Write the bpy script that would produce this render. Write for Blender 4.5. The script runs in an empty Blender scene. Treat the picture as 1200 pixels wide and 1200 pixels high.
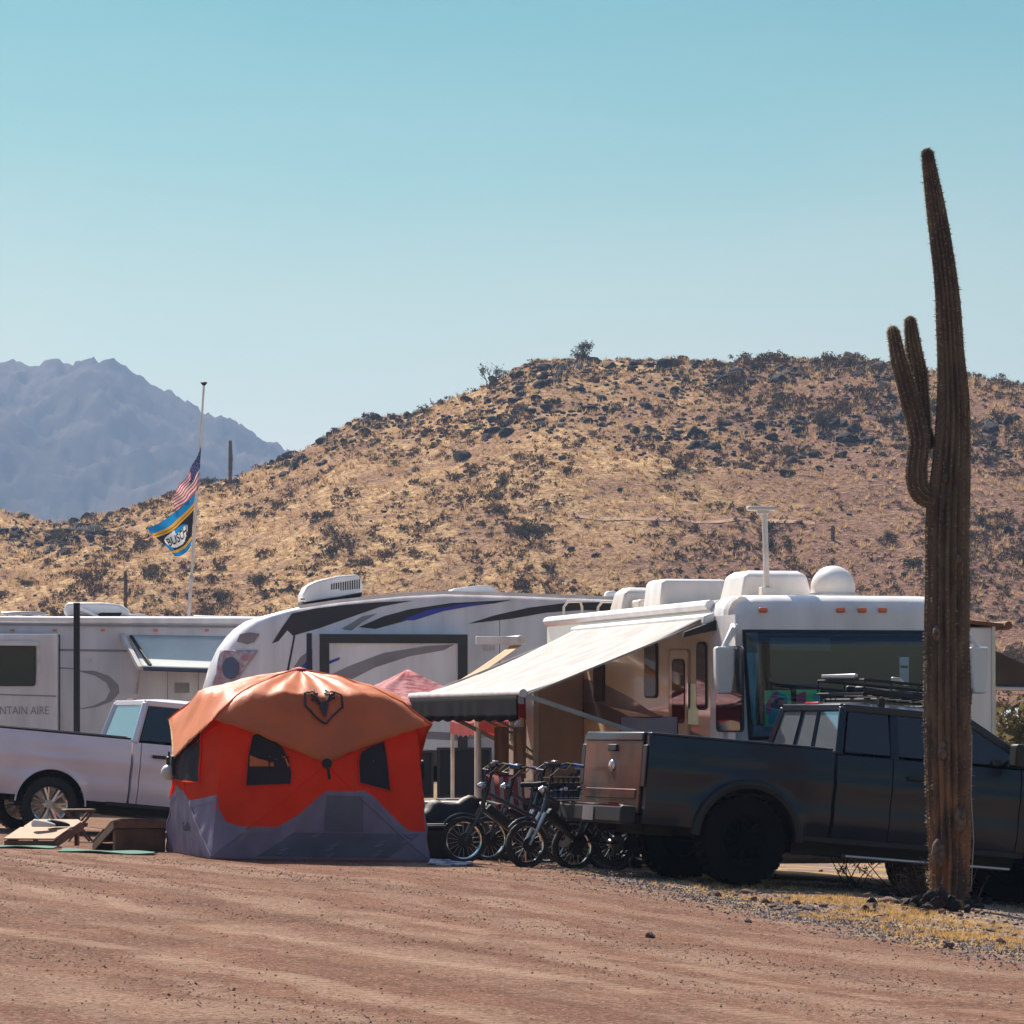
import bpy, math, random
import numpy as np
from mathutils import Vector, Matrix, noise as mnoise
random.seed(7); rng = np.random.default_rng(7)
R = math.radians
scn = bpy.context.scene
col = scn.collection

# ------------------------------------------------------------------ camera, world, sun, exposure
FPX, HY, CZ = 5000.0, 850.0, 1.6          # focal length in photo pixels, horizon row, eye height
cam = bpy.data.cameras.new('camera'); cam_o = bpy.data.objects.new('camera', cam); col.objects.link(cam_o)
cam.sensor_width = 36; cam.lens = 36 * FPX / 1200; cam.shift_y = (HY - 600) / 1200
cam.clip_start = 0.5; cam.clip_end = 20000
cam_o.location = (0, 0, CZ); cam_o.rotation_euler = (R(90), 0, 0)
scn.camera = cam_o
scn.render.engine = 'CYCLES'
SUN_EL, SUN_AZ = 47.0, 26.0               # azimuth: degrees to the left of straight ahead
wd = bpy.data.worlds.new('World'); scn.world = wd; wd.use_nodes = True
nt = wd.node_tree; nt.nodes.clear()
out = nt.nodes.new('ShaderNodeOutputWorld'); bg = nt.nodes.new('ShaderNodeBackground')
sky = nt.nodes.new('ShaderNodeTexSky'); sky.sky_type = 'NISHITA'; sky.sun_disc = False
sky.sun_elevation = R(SUN_EL); sky.sun_rotation = R(-SUN_AZ)
sky.air_density = 1.0; sky.dust_density = 1.2; sky.ozone_density = 1.5
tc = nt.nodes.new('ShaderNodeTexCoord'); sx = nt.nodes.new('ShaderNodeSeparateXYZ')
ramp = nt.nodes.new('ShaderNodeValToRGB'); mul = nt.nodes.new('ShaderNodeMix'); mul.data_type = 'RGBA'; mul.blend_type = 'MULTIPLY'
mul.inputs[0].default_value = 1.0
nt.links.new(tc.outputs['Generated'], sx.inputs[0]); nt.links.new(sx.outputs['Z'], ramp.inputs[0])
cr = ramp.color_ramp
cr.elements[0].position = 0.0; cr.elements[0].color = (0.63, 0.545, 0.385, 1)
cr.elements[1].position = 0.45; cr.elements[1].color = (0.95, 0.95, 0.95, 1)  # tint lifts above the view so the unseen sky adds fill light
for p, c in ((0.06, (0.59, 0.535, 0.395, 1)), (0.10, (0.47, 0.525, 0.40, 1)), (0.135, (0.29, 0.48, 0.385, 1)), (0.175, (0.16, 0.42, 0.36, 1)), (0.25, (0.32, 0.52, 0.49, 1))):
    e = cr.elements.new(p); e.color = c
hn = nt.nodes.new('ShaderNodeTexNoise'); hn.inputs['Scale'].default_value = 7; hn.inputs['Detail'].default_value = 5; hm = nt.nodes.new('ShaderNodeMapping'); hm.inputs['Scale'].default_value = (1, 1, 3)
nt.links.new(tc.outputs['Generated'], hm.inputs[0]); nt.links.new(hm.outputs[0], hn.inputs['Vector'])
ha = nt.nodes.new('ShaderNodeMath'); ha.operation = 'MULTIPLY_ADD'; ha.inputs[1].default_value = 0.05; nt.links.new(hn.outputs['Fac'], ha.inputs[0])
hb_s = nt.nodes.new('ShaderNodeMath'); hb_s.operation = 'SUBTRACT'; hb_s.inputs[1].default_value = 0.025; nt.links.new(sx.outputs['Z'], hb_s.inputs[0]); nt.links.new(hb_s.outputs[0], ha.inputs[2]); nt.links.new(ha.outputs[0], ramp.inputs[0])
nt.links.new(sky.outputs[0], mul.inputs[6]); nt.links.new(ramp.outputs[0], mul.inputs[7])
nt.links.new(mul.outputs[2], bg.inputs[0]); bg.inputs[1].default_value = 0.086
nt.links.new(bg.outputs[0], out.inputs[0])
sd = bpy.data.lights.new('sun', 'SUN'); sd.energy = 5.0; sd.angle = R(0.5); sd.color = (1.0, 0.91, 0.80)
so = bpy.data.objects.new('sun', sd); col.objects.link(so)
sv = Vector((-math.sin(R(SUN_AZ)) * math.cos(R(SUN_EL)), math.cos(R(SUN_AZ)) * math.cos(R(SUN_EL)), math.sin(R(SUN_EL))))
so.rotation_euler = sv.to_track_quat('Z', 'Y').to_euler(); so.location = sv * 200
vs = scn.view_settings; vs.view_transform = 'Standard'; vs.look = 'None'; vs.gamma = 1; vs.exposure = 0.82
vs.use_curve_mapping = False

# ------------------------------------------------------------------ helpers
def W(px, py, d):
    return Vector(((px - 600) / FPX * d, d, CZ - (py - HY) / FPX * d))
def tag(o, label=None, cat=None, group=None, kind=None):
    if label: o['label'] = label
    if cat: o['category'] = cat
    if group: o['group'] = group
    if kind: o['kind'] = kind
    return o
def root(name, label, cat, loc, rot=(0, 0, 0), group=None):
    o = bpy.data.objects.new(name, None); col.objects.link(o); o.empty_display_size = 0.3
    o.location = loc; o.rotation_euler = rot; tag(o, label, cat, group)
    o['_m'] = 0; del o['_m']
    return o
def mtx(o):
    return Matrix.LocRotScale(o.location, o.rotation_euler, o.scale)
def copy_tree(o, parent=None):
    c = o.copy(); col.objects.link(c); c.parent = parent
    for ch in list(o.children): copy_tree(ch, c)
    return c
def hit(o, px, py, axis, off):
    """local point where the line of sight through a photo pixel meets the local plane axis=off of object o"""
    m = mtx(o).inverted(); a = m @ Vector((0, 0, CZ)); b = m @ W(px, py, 50.0)
    t = (off - a[axis]) / (b[axis] - a[axis])
    return a + (b - a) * t

def mat(name, c, rough=0.6, metal=0.0, coat=0.0, var=0.12, scale=3.0, bump=0.0, bscale=60.0, c2=None, spec=0.5, trans=0.0, world=False, stretch=None, detail=5.0):
    m = bpy.data.materials.new(name); m.use_nodes = True; t = m.node_tree; b = t.nodes['Principled BSDF']
    b.inputs['Roughness'].default_value = rough; b.inputs['Metallic'].default_value = metal
    b.inputs['Coat Weight'].default_value = coat; b.inputs['Coat Roughness'].default_value = 0.06
    b.inputs['Specular IOR Level'].default_value = spec
    tcn = t.nodes.new('ShaderNodeTexCoord'); vec = tcn.outputs['Object']
    if stretch:
        mp = t.nodes.new('ShaderNodeMapping'); mp.inputs['Scale'].default_value = stretch; t.links.new(vec, mp.inputs[0]); vec = mp.outputs[0]
    n = t.nodes.new('ShaderNodeTexNoise'); n.inputs['Scale'].default_value = scale; n.inputs['Detail'].default_value = detail
    t.links.new(vec, n.inputs['Vector'])
    mx = t.nodes.new('ShaderNodeMix'); mx.data_type = 'RGBA'
    if c2 is None: c2 = tuple(max(0, x * (1 - 2.2 * var)) for x in c)
    c1 = tuple(min(1, x * (1 + var * 0.5)) for x in c) if c2 is None else c
    rm = t.nodes.new('ShaderNodeMapRange'); rm.inputs[1].default_value = 0.36; rm.inputs[2].default_value = 0.66
    t.links.new(n.outputs['Fac'], rm.inputs[0]); t.links.new(rm.outputs[0], mx.inputs[0])
    mx.inputs[6].default_value = (*c1, 1); mx.inputs[7].default_value = (*c2, 1)
    t.links.new(mx.outputs[2], b.inputs['Base Color'])
    if bump:
        n2 = t.nodes.new('ShaderNodeTexNoise'); n2.inputs['Scale'].default_value = bscale; n2.inputs['Detail'].default_value = 4
        t.links.new(vec, n2.inputs['Vector'])
        bp = t.nodes.new('ShaderNodeBump'); bp.inputs['Strength'].default_value = bump; bp.inputs['Distance'].default_value = 0.02
        t.links.new(n2.outputs['Fac'], bp.inputs['Height']); t.links.new(bp.outputs[0], b.inputs['Normal'])
    if trans:
        tr = t.nodes.new('ShaderNodeBsdfTranslucent'); ms = t.nodes.new('ShaderNodeMixShader'); ms.inputs[0].default_value = trans
        t.links.new(mx.outputs[2], tr.inputs[0]); t.links.new(b.outputs[0], ms.inputs[1]); t.links.new(tr.outputs[0], ms.inputs[2])
        t.links.new(ms.outputs[0], t.nodes['Material Output'].inputs[0])
    return m
def glass(name, tint=(0.02, 0.024, 0.03), see=0.0, rough=0.04):
    m = bpy.data.materials.new(name); m.use_nodes = True; t = m.node_tree; b = t.nodes['Principled BSDF']
    b.inputs['Base Color'].default_value = (*tint, 1); b.inputs['Roughness'].default_value = rough; b.inputs['Specular IOR Level'].default_value = 0.7
    if see:
        tr = t.nodes.new('ShaderNodeBsdfTransparent'); tr.inputs[0].default_value = (0.88, 0.90, 0.94, 1)
        ms = t.nodes.new('ShaderNodeMixShader'); ms.inputs[0].default_value = see
        t.links.new(b.outputs[0], ms.inputs[1]); t.links.new(tr.outputs[0], ms.inputs[2]); t.links.new(ms.outputs[0], t.nodes['Material Output'].inputs[0])
    return m

class MB:
    def __init__(s): s.v = []; s.f = []; s.m = []
    def add(s, V, F, mi=0):
        n = len(s.v); s.v += [tuple(p) for p in V]; s.f += [tuple(i + n for i in f) for f in F]; s.m += [mi] * len(F); return s
    def box(s, c, d, mi=0, rot=None):
        hx, hy, hz = d[0] / 2, d[1] / 2, d[2] / 2
        P = [Vector((x, y, z)) for x in (-hx, hx) for y in (-hy, hy) for z in (-hz, hz)]
        if rot is not None: P = [rot @ p for p in P]
        P = [p + Vector(c) for p in P]
        return s.add(P, [(0, 1, 3, 2), (4, 6, 7, 5), (0, 4, 5, 1), (2, 3, 7, 6), (0, 2, 6, 4), (1, 5, 7, 3)], mi)
    def bx(s, x0, x1, y0, y1, z0, z1, mi=0):
        return s.box(((x0 + x1) / 2, (y0 + y1) / 2, (z0 + z1) / 2), (abs(x1 - x0), abs(y1 - y0), abs(z1 - z0)), mi)
    def bar(s, a, b, w, h=None, mi=0):
        a = Vector(a); b = Vector(b); q = (b - a).to_track_quat('X', 'Z').to_matrix()
        return s.box((a + b) / 2, ((b - a).length, w, h or w), mi, q)
    def tube(s, path, r, n=8, mi=0, cap=True):
        path = [Vector(p) for p in path]; rr = r if isinstance(r, (list, tuple)) else [r] * len(path)
        V = []; F = []; up = None
        for i, p in enumerate(path):
            d = (path[min(i + 1, len(path) - 1)] - path[max(i - 1, 0)]).normalized()
            if up is None: up = Vector((0, 0, 1)) if abs(d.z) < 0.9 else Vector((1, 0, 0))
            e1 = d.cross(up).normalized(); e2 = e1.cross(d); up = e2
            for k in range(n):
                a = 2 * math.pi * k / n; V.append(p + (e1 * math.cos(a) + e2 * math.sin(a)) * rr[i])
        for i in range(len(path) - 1):
            for k in range(n): F.append((i * n + k, i * n + (k + 1) % n, (i + 1) * n + (k + 1) % n, (i + 1) * n + k))
        if cap: F.append(tuple(range(n))[::-1]); F.append(tuple((len(path) - 1) * n + k for k in range(n)))
        return s.add(V, F, mi)
    def lathe(s, prof, n=24, c=(0, 0, 0), axis='z', mi=0, closed=False, a0=0.0):
        V = []; F = []; c = Vector(c)
        for (r, h) in prof:
            for k in range(n):
                a = a0 + 2 * math.pi * k / n; x, y = r * math.cos(a), r * math.sin(a)
                p = (x, y, h) if axis == 'z' else ((x, h, y) if axis == 'y' else (h, x, y)); V.append(c + Vector(p))
        m = len(prof)
        for i in range(m if closed else m - 1):
            j = (i + 1) % m
            for k in range(n): F.append((i * n + k, i * n + (k + 1) % n, j * n + (k + 1) % n, j * n + k))
        if not closed:
            if prof[0][0] > 1e-5: F.append(tuple(range(n)))
            if prof[-1][0] > 1e-5: F.append(tuple((m - 1) * n + k for k in range(n)))
        return s.add(V, F, mi)
    def prism(s, pts, f0, f1, mi=0):
        """pts: list of 2-tuples; f0,f1: functions (u,v)->3d for the two faces"""
        n = len(pts); V = [f0(*p) for p in pts] + [f1(*p) for p in pts]
        return s.add(V, [tuple(range(n)), tuple(range(2 * n - 1, n - 1, -1))] + [(i, (i + 1) % n, n + (i + 1) % n, n + i) for i in range(n)], mi)
    def loft(s, rings, mi=0, cap=True, closed=True):
        n = len(rings[0]); V = [p for r in rings for p in r]; F = []
        for i in range(len(rings) - 1):
            for k in range(n if closed else n - 1): F.append((i * n + k, i * n + (k + 1) % n, (i + 1) * n + (k + 1) % n, (i + 1) * n + k))
        if cap: F.append(tuple(range(n))[::-1]); F.append(tuple((len(rings) - 1) * n + k for k in range(n)))
        return s.add(V, F, mi)
    def build(s, name, mats, parent=None, smooth=35, bevel=0.0, seg=2):
        me = bpy.data.meshes.new(name); me.from_pydata(s.v, [], s.f)
        if not isinstance(mats, (list, tuple)): mats = [mats]
        for m in mats: me.materials.append(m)
        me.polygons.foreach_set('material_index', s.m)
        me.validate(); fixn(me)
        if smooth:
            me.polygons.foreach_set('use_smooth', [True] * len(me.polygons)); me.set_sharp_from_angle(angle=R(smooth))
        me.update()
        o = bpy.data.objects.new(name, me); col.objects.link(o)
        if parent is not None: o.parent = parent
        if bevel:
            b = o.modifiers.new('bevel', 'BEVEL'); b.width = bevel; b.segments = seg; b.limit_method = 'ANGLE'; b.angle_limit = R(40)
        return o
import bmesh
def fixn(me):
    bm = bmesh.new(); bm.from_mesh(me); bmesh.ops.recalc_face_normals(bm, faces=bm.faces); bm.to_mesh(me); bm.free()
def part(name, m, parent, fn, **k):
    b = MB(); fn(b); return b.build(name, m, parent, **k)
def npmesh(name, V, F, mats, mi=None, smooth=False):
    """V (n,3) array, F (m,k) array"""
    me = bpy.data.meshes.new(name); V = np.asarray(V, dtype=np.float32); F = np.asarray(F, dtype=np.int32); k = F.shape[1]
    me.vertices.add(len(V)); me.vertices.foreach_set('co', V.ravel())
    me.loops.add(F.size); me.loops.foreach_set('vertex_index', F.ravel())
    me.polygons.add(len(F)); me.polygons.foreach_set('loop_start', np.arange(len(F), dtype=np.int32) * k)
    me.polygons.foreach_set('loop_total', np.full(len(F), k, dtype=np.int32))
    for m in (mats if isinstance(mats, (list, tuple)) else [mats]): me.materials.append(m)
    if mi is not None: me.polygons.foreach_set('material_index', np.asarray(mi, dtype=np.int32))
    me.polygons.foreach_set('use_smooth', np.full(len(F), smooth))
    me.update(calc_edges=True); me.validate()
    return me
def link(name, me, parent=None, loc=None, rot=None, sc=None):
    o = bpy.data.objects.new(name, me); col.objects.link(o)
    if parent is not None: o.parent = parent
    if loc is not None: o.location = loc
    if rot is not None: o.rotation_euler = rot
    if sc is not None: o.scale = sc
    return o
def grid_faces(nx, ny):
    i = np.arange(nx - 1)[None, :] + np.arange(ny - 1)[:, None] * nx; i = i.ravel()
    return np.stack([i, i + 1, i + 1 + nx, i + nx], 1)
def vnoise(x, y, seed=0):
    x = np.asarray(x, float); y = np.asarray(y, float)
    xi = np.floor(x).astype(np.int64); yi = np.floor(y).astype(np.int64); xf = x - xi; yf = y - yi
    def h(a, b):
        n = (a * 374761393 + b * 668265263 + seed * 1442695041) & 0xFFFFFFFF
        n = ((n ^ (n >> 13)) * 1274126177) & 0xFFFFFFFF; return ((n ^ (n >> 16)) & 0xFFFF) / 65535.0
    u = xf * xf * (3 - 2 * xf); v = yf * yf * (3 - 2 * yf)
    return (h(xi, yi) * (1 - u) + h(xi + 1, yi) * u) * (1 - v) + (h(xi, yi + 1) * (1 - u) + h(xi + 1, yi + 1) * u) * v
def fbm(x, y, oct=4, seed=0):
    s = 0; a = 0.5
    for i in range(oct): s = s + a * (vnoise(x, y, seed + i * 17) - 0.5); x = x * 2.03; y = y * 2.03; a *= 0.5
    return s
def text_polys(txt, size=1.0, bold=0.0, shear=0.0):
    cu = bpy.data.curves.new('lettering', 'FONT'); cu.body = txt; cu.size = size; cu.align_x = 'CENTER'; cu.align_y = 'CENTER'
    cu.offset = bold; cu.shear = shear; cu.resolution_u = 3
    o = bpy.data.objects.new('lettering', cu); col.objects.link(o)
    dg = bpy.context.evaluated_depsgraph_get(); me = bpy.data.meshes.new_from_object(o.evaluated_get(dg))
    V = [tuple(v.co) for v in me.vertices]; F = [tuple(p.vertices) for p in me.polygons]
    bpy.data.objects.remove(o); bpy.data.meshes.remove(me); return V, F

# ------------------------------------------------------------------ ground height
_cx = np.array([-40, -8, -5, -3, -1, 0.5, 2.2, 3.6, 4.6, 5.4, 8, 40.]); _cz = np.array([0.9, 0.34, 0.27, 0.22, 0.18, 0.12, -0.03, -0.10, -0.20, -0.31, -0.52, -1.0])
def gz(x, y):
    x = np.asarray(x, float); y = np.asarray(y, float)
    near = np.interp(x, _cx, _cz)
    t = np.clip((y - 22) / 18, 0, 1); t = t * t * (3 - 2 * t)
    z = near * (0.25 + 0.75 * t)
    far = 0.10 - 0.034 * (x + 6.5); far = np.clip(far, -0.45, 0.35)
    u = np.clip((y - 45) / 9, 0, 1); u = u * u * (3 - 2 * u)
    z = z * (1 - u) + far * u
    w = np.clip((y - 70) / 40, 0, 1)
    w2 = np.clip((22 - y) / 30, 0, 1)
    z = z * (1 - w) - 0.1 * w
    return z * (1 - w2)
def gzf(x, y): return float(gz(x, y))
def ground_relief(x, y):
    v = 0.92 * x + 0.39 * y
    m = np.clip((10.3 - (0.977 * x + 0.215 * y)) / 0.6, 0, 1)
    return 0.018 * m * fbm(v * 1.6, (0.39 * x - 0.92 * y) * 0.06, 3, 5) + 0.035 * fbm(x * 1.3, y * 1.3, 4, 9) + 0.02 * (1 - m) * fbm(x * 6, y * 6, 2, 3)

# ground material --------------------------------------------------
def ground_material():
    m = bpy.data.materials.new('dirt'); m.use_nodes = True; t = m.node_tree; N = t.nodes; L = t.links; b = N['Principled BSDF']
    b.inputs['Roughness'].default_value = 0.95; b.inputs['Specular IOR Level'].default_value = 0.15
    g = N.new('ShaderNodeNewGeometry'); pos = g.outputs['Position']
    def dot(vec, v):
        n = N.new('ShaderNodeVectorMath'); n.operation = 'DOT_PRODUCT'; L.new(v, n.inputs[0]); n.inputs[1].default_value = vec; return n.outputs['Value']
    def noise(v, s, d=5, r=0.55):
        n = N.new('ShaderNodeTexNoise'); n.inputs['Scale'].default_value = s; n.inputs['Detail'].default_value = d; n.inputs['Roughness'].default_value = r; L.new(v, n.inputs['Vector']); return n.outputs['Fac']
    def mr(v, a, bb, c=0, d=1):
        n = N.new('ShaderNodeMapRange'); n.inputs[1].default_value = a; n.inputs[2].default_value = bb; n.inputs[3].default_value = c; n.inputs[4].default_value = d; L.new(v, n.inputs[0]); return n.outputs[0]
    def math_(op, a, b_=0.0):
        n = N.new('ShaderNodeMath'); n.operation = op
        for i, x in enumerate((a, b_)):
            if isinstance(x, (int, float)): n.inputs[i].default_value = x
            else: L.new(x, n.inputs[i])
        return n.outputs[0]
    def mix(f, a, c, bt='MIX'):
        n = N.new('ShaderNodeMix'); n.data_type = 'RGBA'; n.blend_type = bt
        if isinstance(f, (int, float)): n.inputs[0].default_value = f
        else: L.new(f, n.inputs[0])
        for i, x in ((6, a), (7, c)):
            if isinstance(x, tuple): n.inputs[i].default_value = (*x, 1)
            else: L.new(x, n.inputs[i])
        return n.outputs[2]
    big = noise(pos, 0.5, 4)
    v = math_('ADD', dot((0.92, 0.39, 0), pos), math_('MULTIPLY', math_('SUBTRACT', big, 0.5), 1.2))
    al = dot((0.39, -0.92, 0), pos)
    cmb = N.new('ShaderNodeCombineXYZ'); L.new(math_('MULTIPLY', v, 1.7), cmb.inputs[0]); L.new(math_('MULTIPLY', al, 0.07), cmb.inputs[1])
    band = noise(cmb.outputs[0], 1.0, 3, 0.5)
    bandm = mr(band, 0.44, 0.60)
    gr = noise(pos, 22, 6, 0.7); gr2 = noise(pos, 70, 3, 0.7)
    red = mix(mr(noise(pos, 1.3, 6, 0.65), 0.35, 0.65), (0.19, 0.072, 0.038), (0.34, 0.145, 0.082))
    pale = mix(mr(gr, 0.35, 0.65), (0.66, 0.45, 0.315), (0.31, 0.165, 0.105))
    fac = math_('MULTIPLY', bandm, mr(gr, 0.30, 0.55))
    c = mix(fac, red, pale)
    c = mix(mr(noise(pos, .42, 6, .65), 0.50, 0.62, 0, 0.60), c, (0.17, 0.064, 0.032))
    vor = N.new('ShaderNodeTexVoronoi'); vor.inputs['Scale'].default_value = 26; L.new(pos, vor.inputs['Vector'])
    c = mix(math_('MULTIPLY', mr(vor.outputs['Distance'], 0.20, 0.12), mr(noise(pos, 2.1, 4), 0.45, 0.6, 0.0, 0.8)), c, (0.16, 0.11, 0.10))
    c = mix(mr(gr2, 0.46, 0.62, 0, 0.25), c, (0.58, 0.38, 0.27))
    wv = N.new('ShaderNodeCombineXYZ'); L.new(math_('MULTIPLY', v, 7.0), wv.inputs[0]); L.new(math_('MULTIPLY', al, 0.12), wv.inputs[1])
    c = mix(mr(noise(wv.outputs[0], 1.0, 3), 0.54, 0.66, 0, 0.25), c, (0.16, 0.065, 0.036))
    c = mix(mr(noise(pos, 30, 4, 0.8), 0.51, 0.58, 0, 0.85), c, (0.10, 0.040, 0.027))
    c = mix(mr(noise(pos, 26, 4, 0.8), 0.53, 0.59, 0, 0.42), c, (0.74, 0.52, 0.37))
    wob = math_('MULTIPLY', math_('SUBTRACT', noise(pos, 0.22, 2), 0.5), 1.4)
    tr = math_('SINE', math_('MULTIPLY', al, 42.0), 0.0); trm = mr(tr, -0.2, 0.4, 0.35, 1.0)
    for v0, w0 in ((8.75, .15), (10.35, .15), (9.55, .12), (11.15, .13), (11.9, .15), (12.75, .12)):
        dv = math_('ABSOLUTE', math_('SUBTRACT', math_('ADD', dot((0.92 + (v0 - 10) * .012, 0.39, 0), pos), wob), v0), 0.0)
        mk = math_('MULTIPLY', math_('MULTIPLY', mr(dv, w0, w0 * .6), trm), mr(noise(pos, 1.0, 3), 0.38, 0.55))
        c = mix(math_('MULTIPLY', mk, 0.55), c, (0.62, 0.42, 0.29) if w0 > .14 else (0.13, 0.052, 0.028))
    c = mix(mr(gr, 0.56, 0.70, 0, 0.6), c, (0.13, 0.065, 0.045))
    edge = math_('ADD', dot((0.977, 0.215, 0), pos), math_('MULTIPLY', math_('SUBTRACT', noise(pos, 1.6, 5), 0.5), 1.6))
    vm = mr(edge, 9.7, 10.3)
    verge = mix(mr(gr, 0.40, 0.60), (0.42, 0.31, 0.26), (0.20, 0.145, 0.13))
    verge = mix(mr(noise(pos, 1.1, 5), 0.45, 0.58), verge, (0.56, 0.36, 0.15))
    c = mix(vm, c, verge)
    farm = mr(dot((0, 1, 0), pos), 60, 90); c = mix(farm, c, (0.36, 0.24, 0.14))
    L.new(c, b.inputs['Base Color'])
    h = math_('ADD', math_('MULTIPLY', gr, 0.7), math_('MULTIPLY', gr2, 0.45))
    bp = N.new('ShaderNodeBump'); bp.inputs['Strength'].default_value = 1.0; bp.inputs['Distance'].default_value = 0.09; L.new(h, bp.inputs['Height']); L.new(bp.outputs[0], b.inputs['Normal'])
    return m
M_dirt = ground_material()
def axis_grid(a, b, step, lo, hi, k=1.35):
    c = list(np.arange(a, b + 1e-6, step)); s = step; x = a; L_ = []
    while x > lo: s *= k; x -= s; L_.append(max(x, lo))
    s = step; x = b; H_ = []
    while x < hi: s *= k; x += s; H_.append(min(x, hi))
    return np.array(L_[::-1] + c + H_)
xs = axis_grid(-7.5, 7.5, 0.07, -4000, 4000); ys = axis_grid(20, 48, 0.075, -300, 6000, 1.12)
X, Y = np.meshgrid(xs, ys); Z = gz(X, Y) + ground_relief(X, Y) * np.clip((90 - Y) / 30, 0, 1)
Z = np.where(Y > 600, -1.0 - (Y - 600) * 0.002, Z)
me = npmesh('ground', np.stack([X.ravel(), Y.ravel(), Z.ravel()], 1), grid_faces(len(xs), len(ys)), M_dirt, smooth=True)
tag(link('ground', me), kind='structure')

# ------------------------------------------------------------------ hill
SK = [(-900, 600), (-500, 590), (-250, 580), (-60, 596), (0, 601), (25, 606), (60, 616), (85, 616), (105, 607), (135, 600), (175, 588), (215, 574), (240, 566), (270, 560), (300, 548), (345, 534), (385, 512), (410, 496), (430, 487), (462, 487), (485, 482), (530, 466), (560, 457), (583, 446), (605, 432), (628, 422), (660, 420), (700, 424), (760, 424), (830, 427), (860, 429), (900, 427), (950, 424), (1000, 420), (1040, 424), (1085, 429), (1140, 437), (1200, 447), (1330, 470), (1600, 540), (2000, 610)]
DR = 410.0
_sx = np.array([(p[0] - 600) / FPX * DR for p in SK]); _sz = np.array([CZ + (HY - p[1]) / FPX * DR for p in SK])
def hill_z(x, y, rough=True):
    x = np.asarray(x, float); y = np.asarray(y, float)
    zr = np.interp(x, _sx, _sz)
    t = np.clip((y - 110) / 300.0, 0, 1)
    s = np.clip((t - 0.667) / 0.333, 0, 1)
    p = np.where(t < 0.667, 0.22 * (np.clip(t, 0, 1) / 0.667) ** 1.4, 0.22 + 0.78 * (1 - (1 - s) ** 1.22))
    back = np.clip(y - 410, 0, 400)
    z = -0.6 + (zr + 0.6) * p - back * 0.16
    if rough:
        a = np.clip((y - 140) / 150, 0, 1)
        z = z + a * (2.0 * fbm(x / 24, y / 20, 4, 31) + 0.9 * fbm(x / 5, y / 7, 3, 41)) - 0.15
        rg = 1 - np.abs(2 * vnoise(x / 9.0 + 0.03 * y, y / 40.0, 77) - 1); z = z - a * 0.8 * rg ** 3 * np.clip((400 - y) / 60, 0, 1)
    return z
def topx(x, y): return 600 + FPX * x / y
def topy(z, y): return HY - FPX * (z - CZ) / y

def hill_material():
    m = bpy.data.materials.new('hill_soil'); m.use_nodes = True; t = m.node_tree; N = t.nodes; L = t.links; b = N['Principled BSDF']
    b.inputs['Roughness'].default_value = 1.0; b.inputs['Specular IOR Level'].default_value = 0.05
    g = N.new('ShaderNodeNewGeometry'); pos = g.outputs['Position']
    def noise(s, d=5, r=0.6, st=(1, 1, 1)):
        mp = N.new('ShaderNodeMapping'); mp.inputs['Scale'].default_value = st; L.new(pos, mp.inputs[0])
        n = N.new('ShaderNodeTexNoise'); n.inputs['Scale'].default_value = s; n.inputs['Detail'].default_value = d; n.inputs['Roughness'].default_value = r; L.new(mp.outputs[0], n.inputs['Vector']); return n.outputs['Fac']
    def mr(v, a, bb, c=0, d=1):
        n = N.new('ShaderNodeMapRange'); n.inputs[1].default_value = a; n.inputs[2].default_value = bb; n.inputs[3].default_value = c; n.inputs[4].default_value = d; L.new(v, n.inputs[0]); return n.outputs[0]
    def mix(f, a, c):
        n = N.new('ShaderNodeMix'); n.data_type = 'RGBA'; L.new(f, n.inputs[0])
        for i, x in ((6, a), (7, c)):
            if isinstance(x, tuple): n.inputs[i].default_value = (*x, 1)
            else: L.new(x, n.inputs[i])
        return n.outputs[2]
    c = mix(mr(noise(0.9, 6, 0.65), 0.38, 0.62), (0.72, 0.49, 0.23), (0.35, 0.185, 0.11))
    sp = N.new('ShaderNodeSeparateXYZ'); L.new(pos, sp.inputs[0])
    ad = N.new('ShaderNodeMath'); ad.operation = 'MULTIPLY_ADD'; L.new(noise(0.05, 4), ad.inputs[0]); ad.inputs[1].default_value = 60; L.new(sp.outputs[0], ad.inputs[2])
    c2 = mix(mr(noise(1.3, 5, 0.65), 0.36, 0.60), (0.38, 0.205, 0.135), (0.13, 0.064, 0.058))
    c = mix(mr(ad.outputs[0], 32, 56, 0.0, 0.95), c, c2)
    c = mix(mr(noise(0.13, 6), 0.47, 0.60, 0, 0.70), c, (0.26, 0.135, 0.095))
    c = mix(mr(noise(3.2, 4, 0.7), 0.50, 0.62, 0, 0.75), c, (0.11, 0.06, 0.05))
    c = mix(mr(noise(2.4, 4, 0.7, (1, 1, 3)), 0.56, 0.66, 0, 0.6), c, (0.66, 0.48, 0.27))
    L.new(c, b.inputs['Base Color'])
    bp = N.new('ShaderNodeBump'); bp.inputs['Strength'].default_value = 1.0; bp.inputs['Distance'].default_value = 0.5; L.new(noise(2.0, 6, 0.7), bp.inputs['Height']); L.new(bp.outputs[0], b.inputs['Normal'])
    return m
M_hill = hill_material()
xs = axis_grid(-62, 66, 0.40, -260, 260, 1.25); ys = np.concatenate([np.arange(100, 270, 5.0), np.arange(270, 425, 0.45), np.arange(426, 620, 6.0)])
X, Y = np.meshgrid(xs, ys); Z = hill_z(X, Y)
me = npmesh('hill', np.stack([X.ravel(), Y.ravel(), Z.ravel()], 1), grid_faces(len(xs), len(ys)), M_hill, smooth=True)
tag(link('hill', me), kind='structure')
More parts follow.
